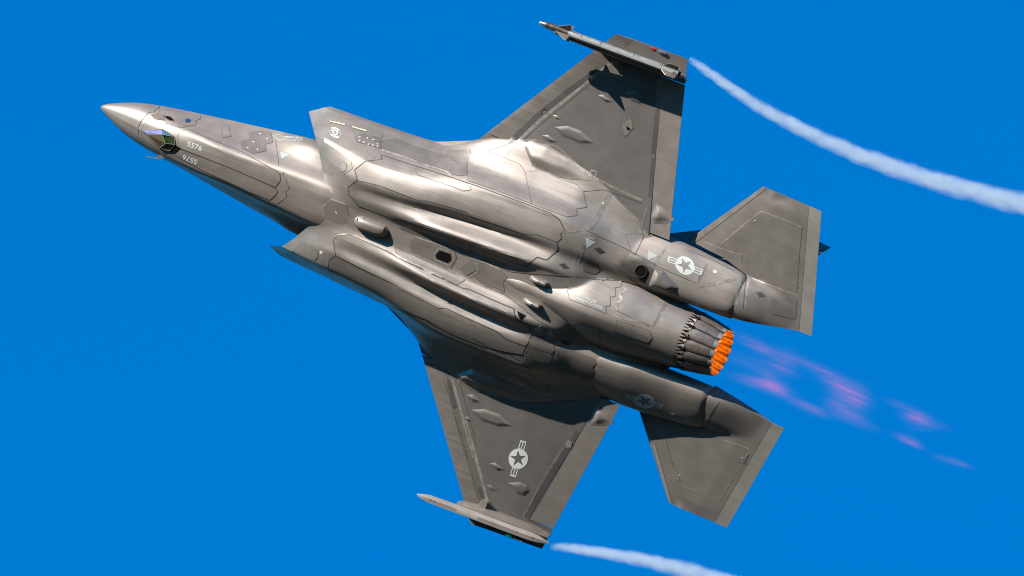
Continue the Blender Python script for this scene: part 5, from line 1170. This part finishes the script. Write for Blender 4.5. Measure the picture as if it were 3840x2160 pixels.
def tube(path, rads, n=14):
    P = np.array(path); T = np.gradient(P, axis=0); vs = []
    for p, t, r in zip(P, T, rads):
        t = t / np.linalg.norm(t); a = np.cross(t, (0, 0, 1)); a /= np.linalg.norm(a); b = np.cross(t, a)
        vs += [p + a * r * math.cos(k * 2 * math.pi / n) + b * r * math.sin(k * 2 * math.pi / n) for k in range(n)]
    f = grid_faces(len(P), n, True) + [tuple(range(n)), tuple(range((len(P) - 1) * n, len(P) * n))]
    return vs, f
def trail(label, pts, r0, r1, dens):
    """vapour shed by a wing tip: pts are (x, y) behind the tip in the wing plane"""
    x = np.array([p[0] for p in pts]); y = np.array([p[1] for p in pts])
    c = np.polyfit(x - x[0], y, 3); xs = np.linspace(x[0], x[-1], 60); ys = np.polyval(c, xs - x[0]); z0 = .22
    rr = r0 + (r1 - r0) * ((xs - xs[0]) / (xs[-1] - xs[0])) ** .8
    vs, f = tube(np.column_stack([xs, ys, np.full(60, z0)]), rr * 1.45)
    m, n, l, out, S, mt, nz = volume_mat('wingtip_vapour')
    u = mt('SUBTRACT', S[0], float(x[0]))
    p = mt('ADD', mt('MULTIPLY', mt('ADD', mt('MULTIPLY', mt('ADD', mt('MULTIPLY', u, float(c[0])), float(c[1])), u), float(c[2])), u), float(c[3]))
    wob = mt('MULTIPLY', mt('SUBTRACT', nz(1.0, 3, (2.2, 2.2, 2.2)), .5), .10)
    dy = mt('ADD', mt('SUBTRACT', S[1], p), wob); dz = mt('SUBTRACT', S[2], z0)
    r = mt('SQRT', mt('ADD', mt('MULTIPLY', dy, dy), mt('MULTIPLY', dz, dz)))
    tt = mt('POWER', mt('MULTIPLY', mt('MAXIMUM', u, 0.0), 1 / float(x[-1] - x[0])), .8)
    R = mt('ADD', mt('MULTIPLY', tt, r1 - r0), r0)
    e = mt('ADD', mt('SUBTRACT', 1.0, mt('DIVIDE', r, R)), mt('MULTIPLY', mt('SUBTRACT', nz(4.2, 4, (.8, 1.3, 1.3), .6), .5), .60), None, True)
    e = mt('MULTIPLY', e, e)
    nn = mt('MULTIPLY', mt('SUBTRACT', nz(3.6, 4, (1.0, 1.6, 1.6), .55), .16), 2.4, None, True)
    fade = mt('MULTIPLY', mt('MULTIPLY', mt('ADD', u, .05), 1.6, None, True), mt('MULTIPLY', mt('SUBTRACT', 1.0, mt('MULTIPLY', u, 1 / float(x[-1] - x[0]))), 3.2, None, True))
    d = mt('MULTIPLY', mt('MULTIPLY', mt('MULTIPLY', e, nn), fade), dens)
    d = mt('DIVIDE', d, mt('ADD', mt('MULTIPLY', R, 2.0), .25))
    v = n.new('ShaderNodeVolumePrincipled'); v.inputs['Color'].default_value = (.80, .93, 1, 1); v.inputs['Anisotropy'].default_value = 0.0
    l.new(d, v.inputs['Density']); l.new(v.outputs[0], out.inputs['Volume'])
    o = mesh_obj('vapour_trail', vs, f, m, None, 0); o.matrix_world = JET_M
    o['label'] = label; o['category'] = 'vapour trail'; o['group'] = 'vapour trails from the wing tips'
    return o
trail('long white vapour trail streaming from the upper wing tip to the right edge', TRAIL_P, .11, .36, 17)
trail('short white vapour trail streaming from the lower wing tip along the bottom edge', TRAIL_S, .11, .38, 15)

# a thin sheet of vapour peeling off the upper intake edge
vm = bpy.data.materials.new('edge_vapour'); n, l, b = nodes_of(vm)
out = n['Material Output']; n.remove(b)
df = n.new('ShaderNodeBsdfDiffuse'); df.inputs['Color'].default_value = (.60, .72, .82, 1); tr = n.new('ShaderNodeBsdfTransparent'); mx = n.new('ShaderNodeMixShader')
at = n.new('ShaderNodeAttribute'); at.attribute_name = 'density'
tc = n.new('ShaderNodeTexCoord'); mp = n.new('ShaderNodeMapping'); mp.inputs['Scale'].default_value = (.8, 4, 4); no = n.new('ShaderNodeTexNoise'); no.inputs['Scale'].default_value = 1.5; no.inputs['Detail'].default_value = 4
l.new(tc.outputs['Object'], mp.inputs['Vector']); l.new(mp.outputs[0], no.inputs['Vector'])
mm = n.new('ShaderNodeMath'); mm.operation = 'MULTIPLY'; l.new(at.outputs['Fac'], mm.inputs[0]); l.new(no.outputs['Fac'], mm.inputs[1])
l.new(mm.outputs[0], mx.inputs[0]); l.new(tr.outputs[0], mx.inputs[1]); l.new(df.outputs[0], mx.inputs[2]); l.new(mx.outputs[0], out.inputs['Surface'])
vs = []; dn = []; nu, nv = 40, 14
for i in range(nu):
    t = i / (nu - 1); x = 4.75 + 2.15 * t; y0 = -(1.645 + .10 * min(1, (x - 4.5) / 2.3)); w = .17 * math.sin(math.pi * min(1, .12 + t * .88)) ** .8
    for j in range(nv):
        k = j / (nv - 1); vs.append((x, y0 + .03 - (w + .03) * k, .37 - .05 * k * k + .03 * math.sin(9 * t + 3 * k)))
        dn.append(1.3 * (1 - k) ** 1.6 * min(1, t * 5) * min(1, (1 - t) * 4))
o = mesh_obj('edge_vapour', vs, grid_faces(nu, nv), vm, None, 60); o.matrix_world = JET_M
a = o.data.attributes.new('density', 'FLOAT', 'POINT'); a.data.foreach_set('value', dn)
o['label'] = 'faint wisp of white vapour hugging the upper intake shoulder'; o['category'] = 'vapour'

# afterburner flame: broken pink wisps along the exhaust axis
m, n, l, out, S, mt, nz = volume_mat('exhaust_flame')
tot = None
for bx, by, sx_, sy_, k, amp in FLAME:
    sy_ *= .85; dx = mt('SUBTRACT', S[0], bx); dy = mt('SUBTRACT', mt('SUBTRACT', S[1], by), mt('MULTIPLY', dx, k))
    a = mt('MULTIPLY', dx, 1 / sx_); b = mt('MULTIPLY', dy, 1 / sy_); c = mt('MULTIPLY', S[2], 1 / (sy_ * 1.2))
    g = mt('EXPONENT', mt('MULTIPLY', mt('ADD', mt('ADD', mt('MULTIPLY', a, a), mt('MULTIPLY', b, b)), mt('MULTIPLY', c, c)), -1.0))
    g = mt('MULTIPLY', g, amp); tot = g if tot is None else mt('ADD', tot, g)
nn = mt('MULTIPLY', mt('SUBTRACT', nz(2.3, 6, (.42, 4.4, 4.4), .66), .42), 5.5, None, True)
st = mt('MULTIPLY', tot, nn)
em = n.new('ShaderNodeEmission'); em.inputs['Color'].default_value = (1.0, .14, .17, 1)
l.new(mt('MULTIPLY', st, .58), em.inputs['Strength'])
ab = n.new('ShaderNodeVolumeAbsorption'); ab.inputs['Color'].default_value = (.9, .3, .35, 1); l.new(mt('MULTIPLY', st, .5), ab.inputs['Density'])
ad = n.new('ShaderNodeAddShader'); l.new(em.outputs[0], ad.inputs[0]); l.new(ab.outputs[0], ad.inputs[1]); l.new(ad.outputs[0], out.inputs['Volume'])
vs, f = tube([(x, 0, 0) for x in np.linspace(14.0, 20.2, 14)], [.75 + .35 * t for t in np.linspace(0, 1, 14)], 18)
o = mesh_obj('exhaust_flame', vs, f, m, None, 0); o.matrix_world = JET_M
o['label'] = 'broken translucent pink flame trailing from the flame-lit nozzle'; o['category'] = 'flame'
